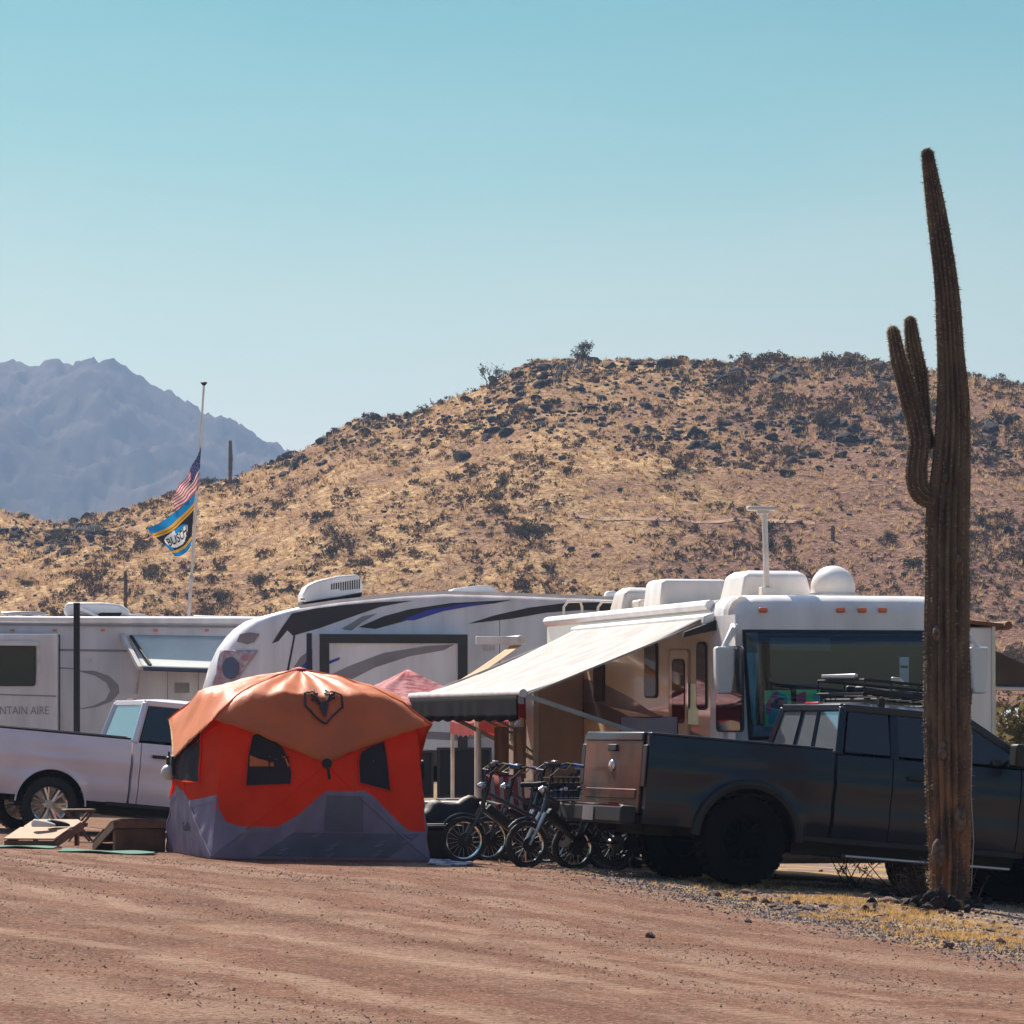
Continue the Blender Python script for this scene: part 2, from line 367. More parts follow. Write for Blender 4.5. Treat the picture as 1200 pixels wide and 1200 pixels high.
# footpath worn across the slope
def hill_at(px, py):
    for d in np.arange(270, 425, 0.5):
        x = (px - 600) / FPX * d; z = float(hill_z(x, d))
        if topy(z, d) <= py: return Vector((x, d, z))
    return Vector(((px - 600) / FPX * 408, 408, float(hill_z((px - 600) / FPX * 408, 408))))
M_path = mat('path_dust', (0.44, 0.28, 0.19), 1.0, var=0.15, scale=1.0, spec=0.05)
pts = [hill_at(px, py) for px, py in ((600, 590), (625, 596), (650, 602), (680, 606), (720, 609), (780, 612), (840, 614), (900, 613), (960, 616))]
V = []
for i in range(len(pts) - 1):
    for k in range(12):
        p = pts[i].lerp(pts[i + 1], k / 12)
        p.y += .5 * mnoise.noise(Vector((p.x * .2, 3, 1)))
        for o_ in (-0.35, 0.0, 0.35): V.append((p.x, p.y + o_ * (1 + .5 * mnoise.noise(Vector((p.x, 0, 0)))), float(hill_z(p.x, p.y + o_)) + 0.05))
n = len(V) // 3; F = [(3 * i + j, 3 * i + 3 + j, 3 * i + 4 + j, 3 * i + 1 + j) for i in range(n - 1) for j in (0, 1)]
tag(link('footpath', npmesh('footpath', V, F, M_path, smooth=True)), kind='structure')

# far mountain ------------------------------------------------------
SM = [(-1500, 520), (-900, 450), (-500, 470), (-200, 440), (-80, 436), (0, 429), (28, 431), (45, 437), (58, 427), (90, 430), (98, 424), (122, 421), (138, 425), (150, 436), (165, 447), (190, 464), (215, 474), (240, 488), (262, 491), (290, 509), (312, 522), (345, 536), (400, 565), (500, 620), (700, 690), (1100, 740)]
DM = 2600.0
_mx = np.array([(p[0] - 600) / FPX * DM for p in SM]); _mz = np.array([CZ + (HY - p[1]) / FPX * DM for p in SM])
def mount_z(x, y):
    zr = np.interp(x, _mx, _mz)
    t = np.clip((y - 1700) / 900, 0, 1); z = -8 + (zr + 8) * t ** 1.15
    a = np.clip(t * 1.6, 0, 1)
    rid = 1 - np.abs(2 * vnoise(x / 70.0 + 0.004 * y, y / 200.0, 5) - 1)
    rid2 = 1 - np.abs(2 * vnoise(x / 28.0 - 0.006 * y, y / 90.0, 8) - 1)
    z = z + a * (rid - 0.5) * 70 * (1 - t * 0.95) + a * (rid2 - 0.5) * 40 * (1 - 0.92 * t) + fbm(x / 30, y / 40, 6, 3) * 30 * a * (1 - .78 * t) + (np.abs(fbm(x / 10, y / 12, 5, 13)) * -30 + 3.5) * a
    return z - np.clip(y - 2600, 0, 900) * 0.25
xs = np.arange(-900, 350, 2.2); ys = np.concatenate([np.arange(1650, 2640, 8.0), np.arange(2640, 3400, 60.0)])
X, Y = np.meshgrid(xs, ys); Z = mount_z(X, Y)
M_mount = mat('mountain_rock', (0.085, 0.065, 0.055), 1.0, c2=(0.012, 0.011, 0.012), scale=0.02, spec=0.0, bump=0.0, detail=12)
tag(link('mountain', npmesh('mountain', np.stack([X.ravel(), Y.ravel(), Z.ravel()], 1), grid_faces(len(xs), len(ys)), M_mount, smooth=True)), kind='structure')

# ------------------------------------------------------------------ vegetation and rocks
M_leaf = mat('shrub_leaf', (0.10, 0.075, 0.036), 0.9, c2=(0.05, 0.038, 0.024), scale=2, spec=0.0, trans=0.25)
M_leaf2 = mat('dry_leaf', (0.14, 0.075, 0.045), 0.9, c2=(0.06, 0.032, 0.026), scale=2, spec=0.0, trans=0.2)
M_twig = mat('twig', (0.12, 0.08, 0.055), 0.9, var=0.2, spec=0.1)
M_tuft = mat('dry_grass', (0.66, 0.46, 0.24), 0.9, c2=(0.45, 0.28, 0.14), scale=0.6, spec=0.1, trans=0.3)
M_rock = mat('dark_basalt', (0.038, 0.029, 0.029), 0.9, c2=(0.014, 0.011, 0.013), scale=1.5, spec=0.15, bump=0.6, bscale=6)
M_rock2 = mat('brown_rock', (0.22, 0.14, 0.11), 0.85, c2=(0.09, 0.06, 0.055), scale=4, spec=0.2, bump=0.5, bscale=25)
ICO_V = None
def ico(sub):
    bm = bmesh.new(); bmesh.ops.create_icosphere(bm, subdivisions=sub, radius=1); bm.verts.ensure_lookup_table()
    V = np.array([v.co[:] for v in bm.verts]); F = np.array([[v.index for v in f.verts] for f in bm.faces]); bm.free(); return V, F
IV1, IF1 = ico(1); IV2, IF2 = ico(2)
def rock_shape(seed, sub=2):
    V, F = (IV2, IF2) if sub == 2 else (IV1, IF1); r = np.random.default_rng(seed); V = V.copy()
    for k in range(9):     # planar cuts give facets
        n = r.normal(size=3); n /= np.linalg.norm(n); d = r.uniform(0.45, 0.85); s = V @ n
        V = V - np.outer(np.clip(s - d, 0, None), n)
    V *= r.uniform(0.75, 1.25, 3) * np.array([1.1, 1.0, 0.75]); return V, F
def bush_arrays(seed, nl=70, leaf=0.13, w=0.5, h=0.8, stems=7, flat=0.6):
    """leaf triangles and thin stems filling an uneven crown, unit scale"""
    r = np.random.default_rng(seed); V = []; F = []; MI = []
    cl = r.normal(size=(9, 3)) * np.array([w * 0.55, w * 0.55, h * 0.22]) + np.array([0, 0, h * 0.55])
    for k in range(nl):
        c = cl[r.integers(9)] + r.normal(size=3) * np.array([w, w, h * 0.8]) * 0.20; c[2] = abs(c[2])
        q = r.normal(size=(3, 3)) * leaf; n = len(V); V += [c + q[0], c + q[1], c + q[2]]; F.append((n, n + 1, n + 2)); MI.append(0)
    for k in range(stems):
        e = cl[r.integers(9)] + r.normal(size=3) * 0.06; b = r.normal(size=3) * 0.05; b[2] = -0.1; n = len(V); wv = np.array([0.02, 0.0, 0.0])
        V += [b - wv, b + wv, e]; F.append((n, n + 1, n + 2)); MI.append(1)
        wv = np.array([0.0, 0.02, 0.0]); n = len(V); V += [b - wv, b + wv, e]; F.append((n, n + 1, n + 2)); MI.append(1)
    return np.array(V), np.array(F), np.array(MI)
def bush_mesh(name, seed, mats, **k):
    V, F, MI = bush_arrays(seed, **k); return npmesh(name, V, F, mats, MI)
def scatter(name, kind_arrays, pos, sc, rotz, mats, label, cat, tilt=0.0, tagkind='stuff'):
    Vs = []; Fs = []; Ms = []; n = 0
    which = rng.integers(0, len(kind_arrays), len(pos))
    for i in range(len(pos)):
        V, F, MI = kind_arrays[which[i]]; c, s = math.cos(rotz[i]), math.sin(rotz[i])
        P = V * sc[i]; P = np.stack([P[:, 0] * c - P[:, 1] * s, P[:, 0] * s + P[:, 1] * c, P[:, 2]], 1) + pos[i]
        Vs.append(P); Fs.append(F + n); Ms.append(MI); n += len(V)
    o = link(name, npmesh(name, np.concatenate(Vs), np.concatenate(Fs), mats, np.concatenate(Ms)))
    return tag(o, label, cat, None, tagkind)

# rock density over the hillside, in patches
RP = [(660, 432, 75, 16, 1.0), (600, 445, 40, 14, 1.0), (830, 445, 55, 14, 1.0), (780, 512, 45, 16, .9), (620, 490, 60, 22, .8), (440, 492, 40, 9, 1.), (390, 515, 30, 10, .6), (1000, 430, 70, 14, .8), (900, 440, 40, 18, .6), (980, 500, 60, 26, .9), (900, 520, 60, 30, .6), (1180, 515, 40, 22, .9), (110, 618, 35, 13, 1.), (60, 640, 25, 8, .7), (12, 625, 26, 8, 1.), (270, 572, 30, 8, .6), (500, 500, 60, 18, .4), (720, 480, 60, 25, .5), (340, 545, 30, 8, .5), (1060, 470, 60, 20, .5)]
def rock_dens(px, py):
    s = 0.010 + 0 * px
    for a, b_, c, d, w in RP: s = s + w * np.exp(-((px - a) / c) ** 2 - ((py - b_) / d) ** 2)
    return s
N0 = 60000
x_ = rng.uniform(-62, 66, N0); y_ = rng.uniform(282, 413, N0); z_ = hill_z(x_, y_); px_ = topx(x_, y_); py_ = topy(z_, y_)
keep = rng.random(N0) < rock_dens(px_, py_) * (0.3 + 1.4 * np.clip(fbm(x_ / 4, y_ / 4, 2, 55) + 0.5, 0, 1)) * 0.62
P = np.stack([x_, y_, z_], 1)[keep]; sc = np.exp(rng.normal(-1.35, 0.48, len(P))); sc = np.clip(sc, 0.10, 0.95)
o_ = np.argsort(-sc); P = P[o_]; sc = sc[o_]
shapes = [rock_shape(100 + i, 2) for i in range(7)]
bme = [npmesh('boulder', V, F, M_rock) for V, F in shapes]
big = 260
for i in range(big):
    o = link('boulder', bme[i % 7], None, (P[i, 0], P[i, 1], P[i, 2] + sc[i] * 0.15), (rng.uniform(-.5, .5), rng.uniform(-.5, .5), rng.uniform(0, 6.28)), (sc[i],) * 3)
    tag(o, 'dark basalt boulder lying among dry grass and scrub on the hillside', 'boulder', 'dark boulders strewn over the hillside')
sm = [rock_shape(200 + i, 1) for i in range(8)]; sm = [(V, F, np.zeros(len(F), int)) for V, F in sm]
scatter('hillside_rocks', sm, P[big:] + np.array([0, 0, 0.03]), sc[big:, None] * np.ones(3), rng.uniform(0, 6.28, len(P) - big), [M_rock], 'small dark stones strewn across the hillside', 'stones')
print('rocks', len(P))
# shrubs
N0 = 64000
x_ = rng.uniform(-62, 66, N0); y_ = rng.uniform(275, 413, N0); x_[:2200] = rng.uniform(18, 62, 2200); y_[:2200] = rng.uniform(150, 275, 2200); z_ = hill_z(x_, y_); px_ = topx(x_, y_); py_ = topy(z_, y_)
dn = np.clip(0.50 + 3.0 * fbm(x_ / 7, y_ / 10, 4, 71), 0.06, 1) * np.clip(.50 + (px_ - 450) / 350 * .50, .50, 1.0) * np.where((px_ > 760) & (py_ > 590), 1.5, 1.0)
keep = rng.random(N0) < dn * 0.72
P = np.stack([x_, y_, z_], 1)[keep]; sc = np.clip(np.exp(rng.normal(-0.93, 0.42, len(P))), 0.18, 1.35)
o_ = np.argsort(-sc); P = P[o_]; sc = sc[o_]
kinds = [bush_mesh('shrub', 300 + i, [M_leaf if i % 3 == 0 else M_leaf2, M_twig], nl=230, leaf=0.08, w=0.6, h=0.72, stems=14) for i in range(8)]
big = 260
for i in range(big):
    o = link('shrub', kinds[i % 8], None, (P[i, 0], P[i, 1], P[i, 2] - .05), (0, 0, rng.uniform(0, 6.28)), (sc[i] * rng.uniform(.85, 1.2), sc[i], sc[i] * rng.uniform(.75, 1.1)))
    tag(o, 'dry brown desert shrub growing on the golden hillside', 'shrub', 'dry shrubs dotted over the hillside')
ka = [bush_arrays(400 + i, nl=34, leaf=0.14, w=0.6, h=0.62, stems=3) for i in range(10)]
half = np.arange(big, len(P)); a_ = half[::3]; b_ = np.setdiff1d(half, a_)
scatter('green_scrub', ka, P[a_] - np.array([0, 0, .05]), sc[a_, None] * np.ones(3), rng.uniform(0, 6.28, len(a_)), [M_leaf, M_twig], 'low olive scrub covering the hillside', 'scrub')
scatter('brown_scrub', ka, P[b_] - np.array([0, 0, .05]), sc[b_, None] * np.ones(3), rng.uniform(0, 6.28, len(b_)), [M_leaf2, M_twig], 'low brown scrub covering the hillside', 'scrub')
print('shrubs', len(P))
# dry grass tufts on the hill
N0 = 16000
x_ = rng.uniform(-60, 62, N0); y_ = rng.uniform(285, 412, N0); z_ = hill_z(x_, y_)
tufts = []
for i in range(6):
    r = np.random.default_rng(500 + i); V = []; F = []
    for k in range(9):
        a = r.uniform(0, 6.28); b0 = np.array([math.cos(a) * .12, math.sin(a) * .12, 0]); w_ = np.array([-math.sin(a), math.cos(a), 0]) * .05
        V += [b0 - w_, b0 + w_, b0 * r.uniform(1.5, 4) + np.array([0, 0, r.uniform(.25, .6)])]; F.append((3 * k, 3 * k + 1, 3 * k + 2))
    tufts.append((np.array(V), np.array(F), np.zeros(9, int)))
scatter('hillside_grass', tufts, np.stack([x_, y_, z_], 1), rng.uniform(.4, 1.1, N0)[:, None] * np.ones(3), rng.uniform(0, 6.28, N0), [M_tuft], 'golden dry grass tufts covering the hillside', 'grass')

def branch_tree(name, label, loc, h, spread, seed, dens=260, leaf=0.05, mats=None, cat='tree', trunk_r=0.05):
    rt = root(name, label, cat, loc); r = random.Random(seed); b = MB(); tips = []
    def grow(p, d, L, rad, lev):
        q = p + d * L; b.tube([p, (p + q) / 2 + Vector((r.uniform(-1, 1), r.uniform(-1, 1), 0)) * L * .08, q], [rad, rad * .8, rad * .6], 5, cap=False)
        if lev == 0: tips.append(q); return
        tips.append(q)
        for k in range(3):
            nd = (d + Vector((r.uniform(-1, 1) * spread, r.uniform(-1, 1) * spread, r.uniform(-.1, .5)))).normalized(); grow(q, nd, L * r.uniform(.6, .85), rad * .6, lev - 1)
    for k in range(3):
        grow(Vector((r.uniform(-.05, .05) * h, r.uniform(-.05, .05) * h, -0.1)), Vector((r.uniform(-.6, .6), r.uniform(-.6, .6), 1)).normalized(), h * .32, trunk_r * h * .5, 3)
    b.build('trunk', M_twig, rt)
    n = np.random.default_rng(seed); V = []; F = []
    for k in range(dens):
        c = np.array(tips[n.integers(len(tips))]) + n.normal(size=3) * h * .06; V += [c + n.normal(size=3) * leaf * h * .6 for _ in range(3)]; F.append((3 * k, 3 * k + 1, 3 * k + 2))
    link('crown', npmesh('crown', np.array(V), np.array(F), mats or M_leaf), rt); return rt
p = hill_at(573, 452); branch_tree('desert_tree', 'sparse leaning tree on the skyline where the hill slope steepens', (p.x, 407, float(hill_z(p.x, 407)) - .1), 3.0, .9, 3, 260, .04)
x0 = (684 - 600) / FPX * 409; branch_tree('desert_tree', 'bushy round tree on top of the hill crest', (x0, 409, float(hill_z(x0, 409)) - .1), 2.3, 1.0, 5, 620, .05)
for px, py, h, lb in ((622, 640, 3.0, 'tall green palo verde shrub halfway up the middle of the hill'), (972, 505, 2.9, 'green palo verde shrub among rocks left of the big cactus'), (305, 692, 2.2, 'round dark green bush low on the hill above the middle trailer nose'), (245, 648, 2.0, 'pale bush on the hill just right of the flagpole'), (262, 705, 1.8, 'dark bush on the lowest slope near the flagpole foot'), (382, 608, 1.6, 'green bush on the open golden slope right of the flags'), (1040, 640, 1.8, 'bush on the slope just left of the big cactus trunk')):
    p = hill_at(px, py); branch_tree('palo_verde', lb, (p.x, p.y, p.z - .5), h, 1.3, int(px), 1900, .034, cat='bush')
for i in range(26):       # twiggy plants breaking the skyline
    px = random.choice([random.uniform(380, 470), random.uniform(500, 1200), random.uniform(1130, 1200), random.uniform(100, 300)]); x0 = (px - 600) / FPX * 409
    o = link('shrub', kinds[i % 8], None, (x0, 409, float(hill_z(x0, 409)) - .05), (0, 0, i), (random.uniform(.4, .9),) * 3)
    tag(o, 'small dry shrub standing against the sky on the hill crest', 'shrub', 'shrubs along the crest')

# saguaro builder ---------------------------------------------------
def ribbed(path, rad, ribs=15, depth=0.13, sub=6, tip=True):
    """rounded, ribbed tube through the points"""
    P = [Vector(p) for p in path]; Q = []; RR = []
    for i in range(len(P) - 1):
        a, b, c, d = P[max(i - 1, 0)], P[i], P[i + 1], P[min(i + 2, len(P) - 1)]
        for k in range(sub):
            t = k / sub; Q.append(0.5 * ((2 * b) + (c - a) * t + (2 * a - 5 * b + 4 * c - d) * t * t + (3 * b - a - 3 * c + d) * t ** 3)); RR.append(rad[i] * (1 - t) + rad[i + 1] * t)
    Q.append(P[-1]); RR.append(rad[-1])
    if tip:
        e = (Q[-1] - Q[-2]).normalized(); r0 = RR[-1]; base = Q[-1]
        for a in (25, 50, 72, 88): Q.append(base + e * r0 * math.sin(R(a)) * 1.1); RR.append(r0 * math.cos(R(a)))
    V = []; F = []; n = ribs * 4; up = None
    for i, p in enumerate(Q):
        d = (Q[min(i + 1, len(Q) - 1)] - Q[max(i - 1, 0)]).normalized()
        if up is None: up = Vector((0, 1, 0)) if abs(d.y) < 0.8 else Vector((0, 0, 1))
        e1 = d.cross(up).normalized(); e2 = e1.cross(d); up = e2
        for k in range(n):
            a = 2 * math.pi * k / n; w = (1, 0.90, 1 - depth * 1.75, 0.90)[k % 4] * (1 + 0.02 * math.sin(i * .9 + k)); V.append(p + (e1 * math.cos(a) + e2 * math.sin(a)) * RR[i] * w)
    for i in range(len(Q) - 1):
        for k in range(n): F.append((i * n + k, i * n + (k + 1) % n, (i + 1) * n + (k + 1) % n, (i + 1) * n + k))
    F.append(tuple((len(Q) - 1) * n + k for k in range(n)))
    return V, F, Q, RR, n
def cactus_mat():
    m = bpy.data.materials.new('cactus_skin'); m.use_nodes = True; t = m.node_tree; N = t.nodes; L = t.links; b = N['Principled BSDF']
    b.inputs['Roughness'].default_value = 0.7; b.inputs['Specular IOR Level'].default_value = 0.25
    g = N.new('ShaderNodeTexCoord'); s = N.new('ShaderNodeSeparateXYZ'); L.new(g.outputs['Object'], s.inputs[0])
    n = N.new('ShaderNodeTexNoise'); n.inputs['Scale'].default_value = 7; n.inputs['Detail'].default_value = 6; mp = N.new('ShaderNodeMapping'); mp.inputs['Scale'].default_value = (1, 1, .35); L.new(g.outputs['Object'], mp.inputs[0]); L.new(mp.outputs[0], n.inputs['Vector'])
    a = N.new('ShaderNodeMath'); a.operation = 'MULTIPLY_ADD'; L.new(n.outputs['Fac'], a.inputs[0]); a.inputs[1].default_value = 1.6; L.new(s.outputs['Z'], a.inputs[2])
    r1 = N.new('ShaderNodeMapRange'); r1.inputs[1].default_value = 2.9; r1.inputs[2].default_value = 1.2; L.new(a.outputs[0], r1.inputs[0])
    r2 = N.new('ShaderNodeMapRange'); r2.inputs[1].default_value = .40; r2.inputs[2].default_value = .62; L.new(n.outputs['Fac'], r2.inputs[0])
    def mix(f, x, y):
        q = N.new('ShaderNodeMix'); q.data_type = 'RGBA'; L.new(f, q.inputs[0])
        for i, v in ((6, x), (7, y)):
            if isinstance(v, tuple): q.inputs[i].default_value = (*v, 1)
            else: L.new(v, q.inputs[i])
        return q.outputs[2]
    green = mix(r2.outputs[0], (0.145, 0.108, 0.074), (0.080, 0.058, 0.044)); bark = mix(r2.outputs[0], (0.27, 0.125, 0.065), (0.09, 0.055, 0.042))
    L.new(mix(r1.outputs[0], green, bark), b.inputs['Base Color'])
    bp = N.new('ShaderNodeBump'); bp.inputs['Strength'].default_value = .8; bp.inputs['Distance'].default_value = .02; n2 = N.new('ShaderNodeTexNoise'); n2.inputs['Scale'].default_value = 30; L.new(g.outputs['Object'], n2.inputs['Vector']); L.new(n2.outputs['Fac'], bp.inputs['Height']); L.new(bp.outputs[0], b.inputs['Normal'])
    return m
M_cactus = cactus_mat(); M_spine = mat('cactus_spines', (0.46, 0.38, 0.28), .8, var=.3, spec=.2, trans=.3)
DC = 41.5
cbase = W(1113, 1050, DC); cbase.z = gzf(cbase.x, cbase.y) - 0.02
sag = root('saguaro_cactus', 'tall dark saguaro with two close upright arms beside the dark pickup', 'cactus', cbase)
def cp(px, py, dd=0.0): p = W(px, py, DC + dd); return p - cbase
sg = FPX / DC
def cactus_part(name, path, rad, ribs, spines=True, tip=True, seed=1):
    V, F, Q, RR, n = ribbed(path, rad, ribs, tip=tip); b = MB(); b.add(V, F); o = b.build(name, M_cactus, sag, smooth=60)
    if spines:
        r = np.random.default_rng(seed); SV = []; SF = []
        VV = np.array([v[:] for v in V]); rings = len(Q)
        for i in range(rings - 1):
            for k in range(0, n, 4):
                for q in range(11):
                    t = r.random(); p = VV[i * n + k] * (1 - t) + VV[(i + 1) * n + k] * t; c = np.array(Q[i]) * (1 - t) + np.array(Q[i + 1]) * t
                    d = p - c; d /= (np.linalg.norm(d) + 1e-6); d = d + r.normal(size=3) * .6; e = p + d * r.uniform(.008, .020); w_ = r.normal(size=3) * .0028; m_ = len(SV); SV += [p - w_, p + w_, e]; SF.append((m_, m_ + 1, m_ + 2))
        s_ = link('spines', npmesh('spines', np.array(SV), np.array(SF), M_spine), o); s_['kind'] = 'stuff'
    return o
cactus_part('trunk', [Vector((-.03, 0, -.15)), cp(1113, 1020), cp(1111, 900), cp(1110, 800), cp(1110, 700), cp(1111, 600), cp(1117, 500), cp(1114, 410), cp(1108, 325), cp(1096, 240), cp(1087, 182)], [x / sg / 2 * 1.03 for x in (42, 46, 53, 53, 51, 50, 40, 31, 27, 22, 13)], 17)
M_scar = mat('cactus_scar', (.16, .11, .08), .9, c2=(.05, .035, .03), scale=20, bump=.5)
for k, (px_s, py_s, w_s, h_s) in enumerate(((1098, 742, 5, 9), (1122, 655, 4, 6), (1105, 880, 6, 12), (1125, 960, 7, 16), (1100, 1000, 8, 18), (1108, 560, 3, 5))):
    c_ = cp(px_s, py_s, -.20); b = MB(); b.lathe([(.001, -.045), (w_s / sg * .7, -.035), (w_s / sg, -.01), (w_s / sg, .05)], 10, (0, 0, 0), 'y'); b.v = [(x + c_.x, y + c_.y, z * h_s / w_s + c_.z) for x, y, z in b.v]; b.build('scar', M_scar, sag, smooth=60)
cactus_part('arm', [cp(1105, 578), cp(1090, 584), cp(1077, 574), cp(1074, 550), cp(1077, 515), cp(1067, 470), cp(1054, 425), cp(1047, 390)], [x / sg / 2 for x in (15, 22, 25, 25, 24, 23, 19, 14)], 12, seed=2)
cactus_part('arm', [cp(1104, 517, .16), cp(1090, 518, .16), cp(1082, 506, .16), cp(1079, 480, .17), cp(1076, 440, .17), cp(1070, 405, .17), cp(1067, 378, .17)], [x / sg / 2 for x in (11, 15, 19, 22, 22, 19, 13)], 12, seed=3)
# distant saguaros
for px, y0, y1, lb in ((270, 514, 562, 'slim lone saguaro on the hill ridge to the right of the flags'), (147, 672, 716, 'short dark saguaro at the foot of the hill behind the left trailer roof'), (976, 618, 634, 'tiny saguaro on the slope left of the big cactus')):
    p = hill_at(px, y1); s_ = FPX / p.y; h = (y1 - y0) / s_; r_ = 2.4 / s_ if px != 147 else 2.2 / s_
    V, F, Q, RR, n = ribbed([(0, 0, -.5), (0, 0, h * .3), (.02, 0, h * .6), (0, 0, h)], [r_ * .8, r_, r_ * 1.1, r_ * .8], 9, sub=3)
    b = MB(); b.add(V, F)
    if px == 147: V, F, *_ = ribbed([(0, 0, h * .45), (.3, 0, h * .42), (.34, 0, h * .55)], [.1, .13, .1], 9, sub=3); b.add(V, F)
    o = b.build('saguaro_cactus', M_cactus, None, smooth=60); o.location = p; tag(o, lb, 'cactus')

# ------------------------------------------------------------------ paint and common materials
M_white = mat('white_fibreglass', (0.84, 0.81, 0.80), .4, coat=.3, var=.09, scale=1.4, stretch=(2.5, 2.5, .45), detail=8)
M_white2 = mat('aged_white', (0.66, 0.63, 0.60), 0.5, var=.12, scale=4, bump=.1)
M_silver = mat('silver_paint', (0.76, 0.70, 0.78), 0.35, metal=.1, coat=.6, var=.06, scale=1.2)
M_navy = mat('dark_navy_paint', (0.008, 0.014, 0.030), 0.36, coat=.35, spec=.3, var=.1, scale=2)
M_black = mat('black_trim', (0.010, 0.009, 0.011), 0.6, var=.15, scale=6)
M_rubber = mat('tyre_rubber', (0.014, 0.013, 0.013), 0.85, c2=(0.03, 0.022, 0.018), scale=5, bump=.3)
M_chrome = mat('chrome', (0.72, 0.72, 0.74), 0.12, metal=1, var=.05)
M_alu = mat('aluminium', (0.55, 0.55, 0.57), 0.35, metal=.8, var=.1)
M_red = mat('red_lens', (0.55, 0.05, 0.03), 0.25, coat=.5, var=.05)
M_amber = mat('orange_lens', (0.75, 0.16, 0.05), 0.3, coat=.5, var=.05)
M_glass = glass('dark_glass'); M_glassb = glass('tinted_window', (0.012, 0.015, 0.02), rough=.03)
M_wind = glass('windscreen_glass', (0.004, 0.008, 0.010), see=0.84, rough=.02)
def pane_glass(name, refl=.06):
    m = bpy.data.materials.new(name); m.use_nodes = True; t = m.node_tree; t.nodes.clear(); o = t.nodes.new('ShaderNodeOutputMaterial'); tr = t.nodes.new('ShaderNodeBsdfTransparent'); tr.inputs[0].default_value = (.80, .90, .96, 1)
    g = t.nodes.new('ShaderNodeBsdfGlossy'); g.inputs['Roughness'].default_value = .02; g.inputs[0].default_value = (.8, .9, 1, 1); ms = t.nodes.new('ShaderNodeMixShader'); ms.inputs[0].default_value = refl
    t.links.new(tr.outputs[0], ms.inputs[1]); t.links.new(g.outputs[0], ms.inputs[2]); t.links.new(ms.outputs[0], o.inputs[0]); return m
M_wind = pane_glass('windscreen_pane')
M_film = mat('mirror_film', (.33, .38, .42), .04, metal=.65, var=0)
M_wood = mat('raw_wood', (0.42, 0.28, 0.17), .75, c2=(0.28, 0.17, 0.10), scale=8, stretch=(1, 8, 1))
M_seal = mat('rubber_seal', (0.03, 0.03, 0.035), .6)

# ------------------------------------------------------------------ pickups
def wheel(parent, name, c, r, w, side, rimr, rim_mat, spokes=6, lugs=36, tyre=None):
    wt = bpy.data.objects.new(name, None); col.objects.link(wt); wt.parent = parent; wt.location = c
    b = MB(); h = w / 2
    b.lathe([(rimr, -h * .8), (rimr + .03, -h), (r * .86, -h * 1.02), (r * .965, -h * .9), (r * .98, -h * .5), (r * .98, h * .5), (r * .965, h * .9), (r * .86, h * 1.02), (rimr + .03, h), (rimr, h * .8)], 40, axis='y', closed=True)
    for k in range(lugs):
        a = 2 * math.pi * k / lugs
        for s_, off in ((-1, 0), (1, .5), (0, .25)):
            a_ = a + off * 2 * math.pi / lugs; q = Matrix.Rotation(-a_, 3, 'Y'); p = q @ Vector((r * .985, 0, 0)); p.y = s_ * h * .62
            b.box(p, (r * .045, h * .52, 2 * math.pi * r / lugs * .55), 0, q)
    b.build('tyre', tyre or M_rubber, wt)
    b = MB(); s = side
    b.lathe([(rimr * .93, -h * .7), (rimr, -h * .8), (rimr * 1.02, 0), (rimr, h * .8), (rimr * .93, h * .72), (rimr * .9, h * .3), (rimr * .9, -h * .3)], 36, axis='y', closed=True)
    b.lathe([(rimr * .9, s * h * .18), (rimr * .3, s * h * .18), (rimr * .28, s * h * .62), (rimr * .2, s * h * .72), (0.001, s * h * .72)], 24, axis='y')
    for k in range(spokes):
        for dd in (-.14, .14):
            a = 2 * math.pi * k / spokes; p0 = Vector((math.cos(a) * rimr * .22, s * h * .62, math.sin(a) * rimr * .22)); p1 = Vector((math.cos(a + dd) * rimr * .95, s * h * .7, math.sin(a + dd) * rimr * .95)); b.bar(p0, p1, rimr * .10, .03)
    for k in range(8):
        a = 2 * math.pi * (k + .5) / 8; b.box((math.cos(a) * rimr * .24, s * h * .68, math.sin(a) * rimr * .24), (.02, .03, .02))
    b.build('rim', rim_mat, wt, smooth=30)
    return wt

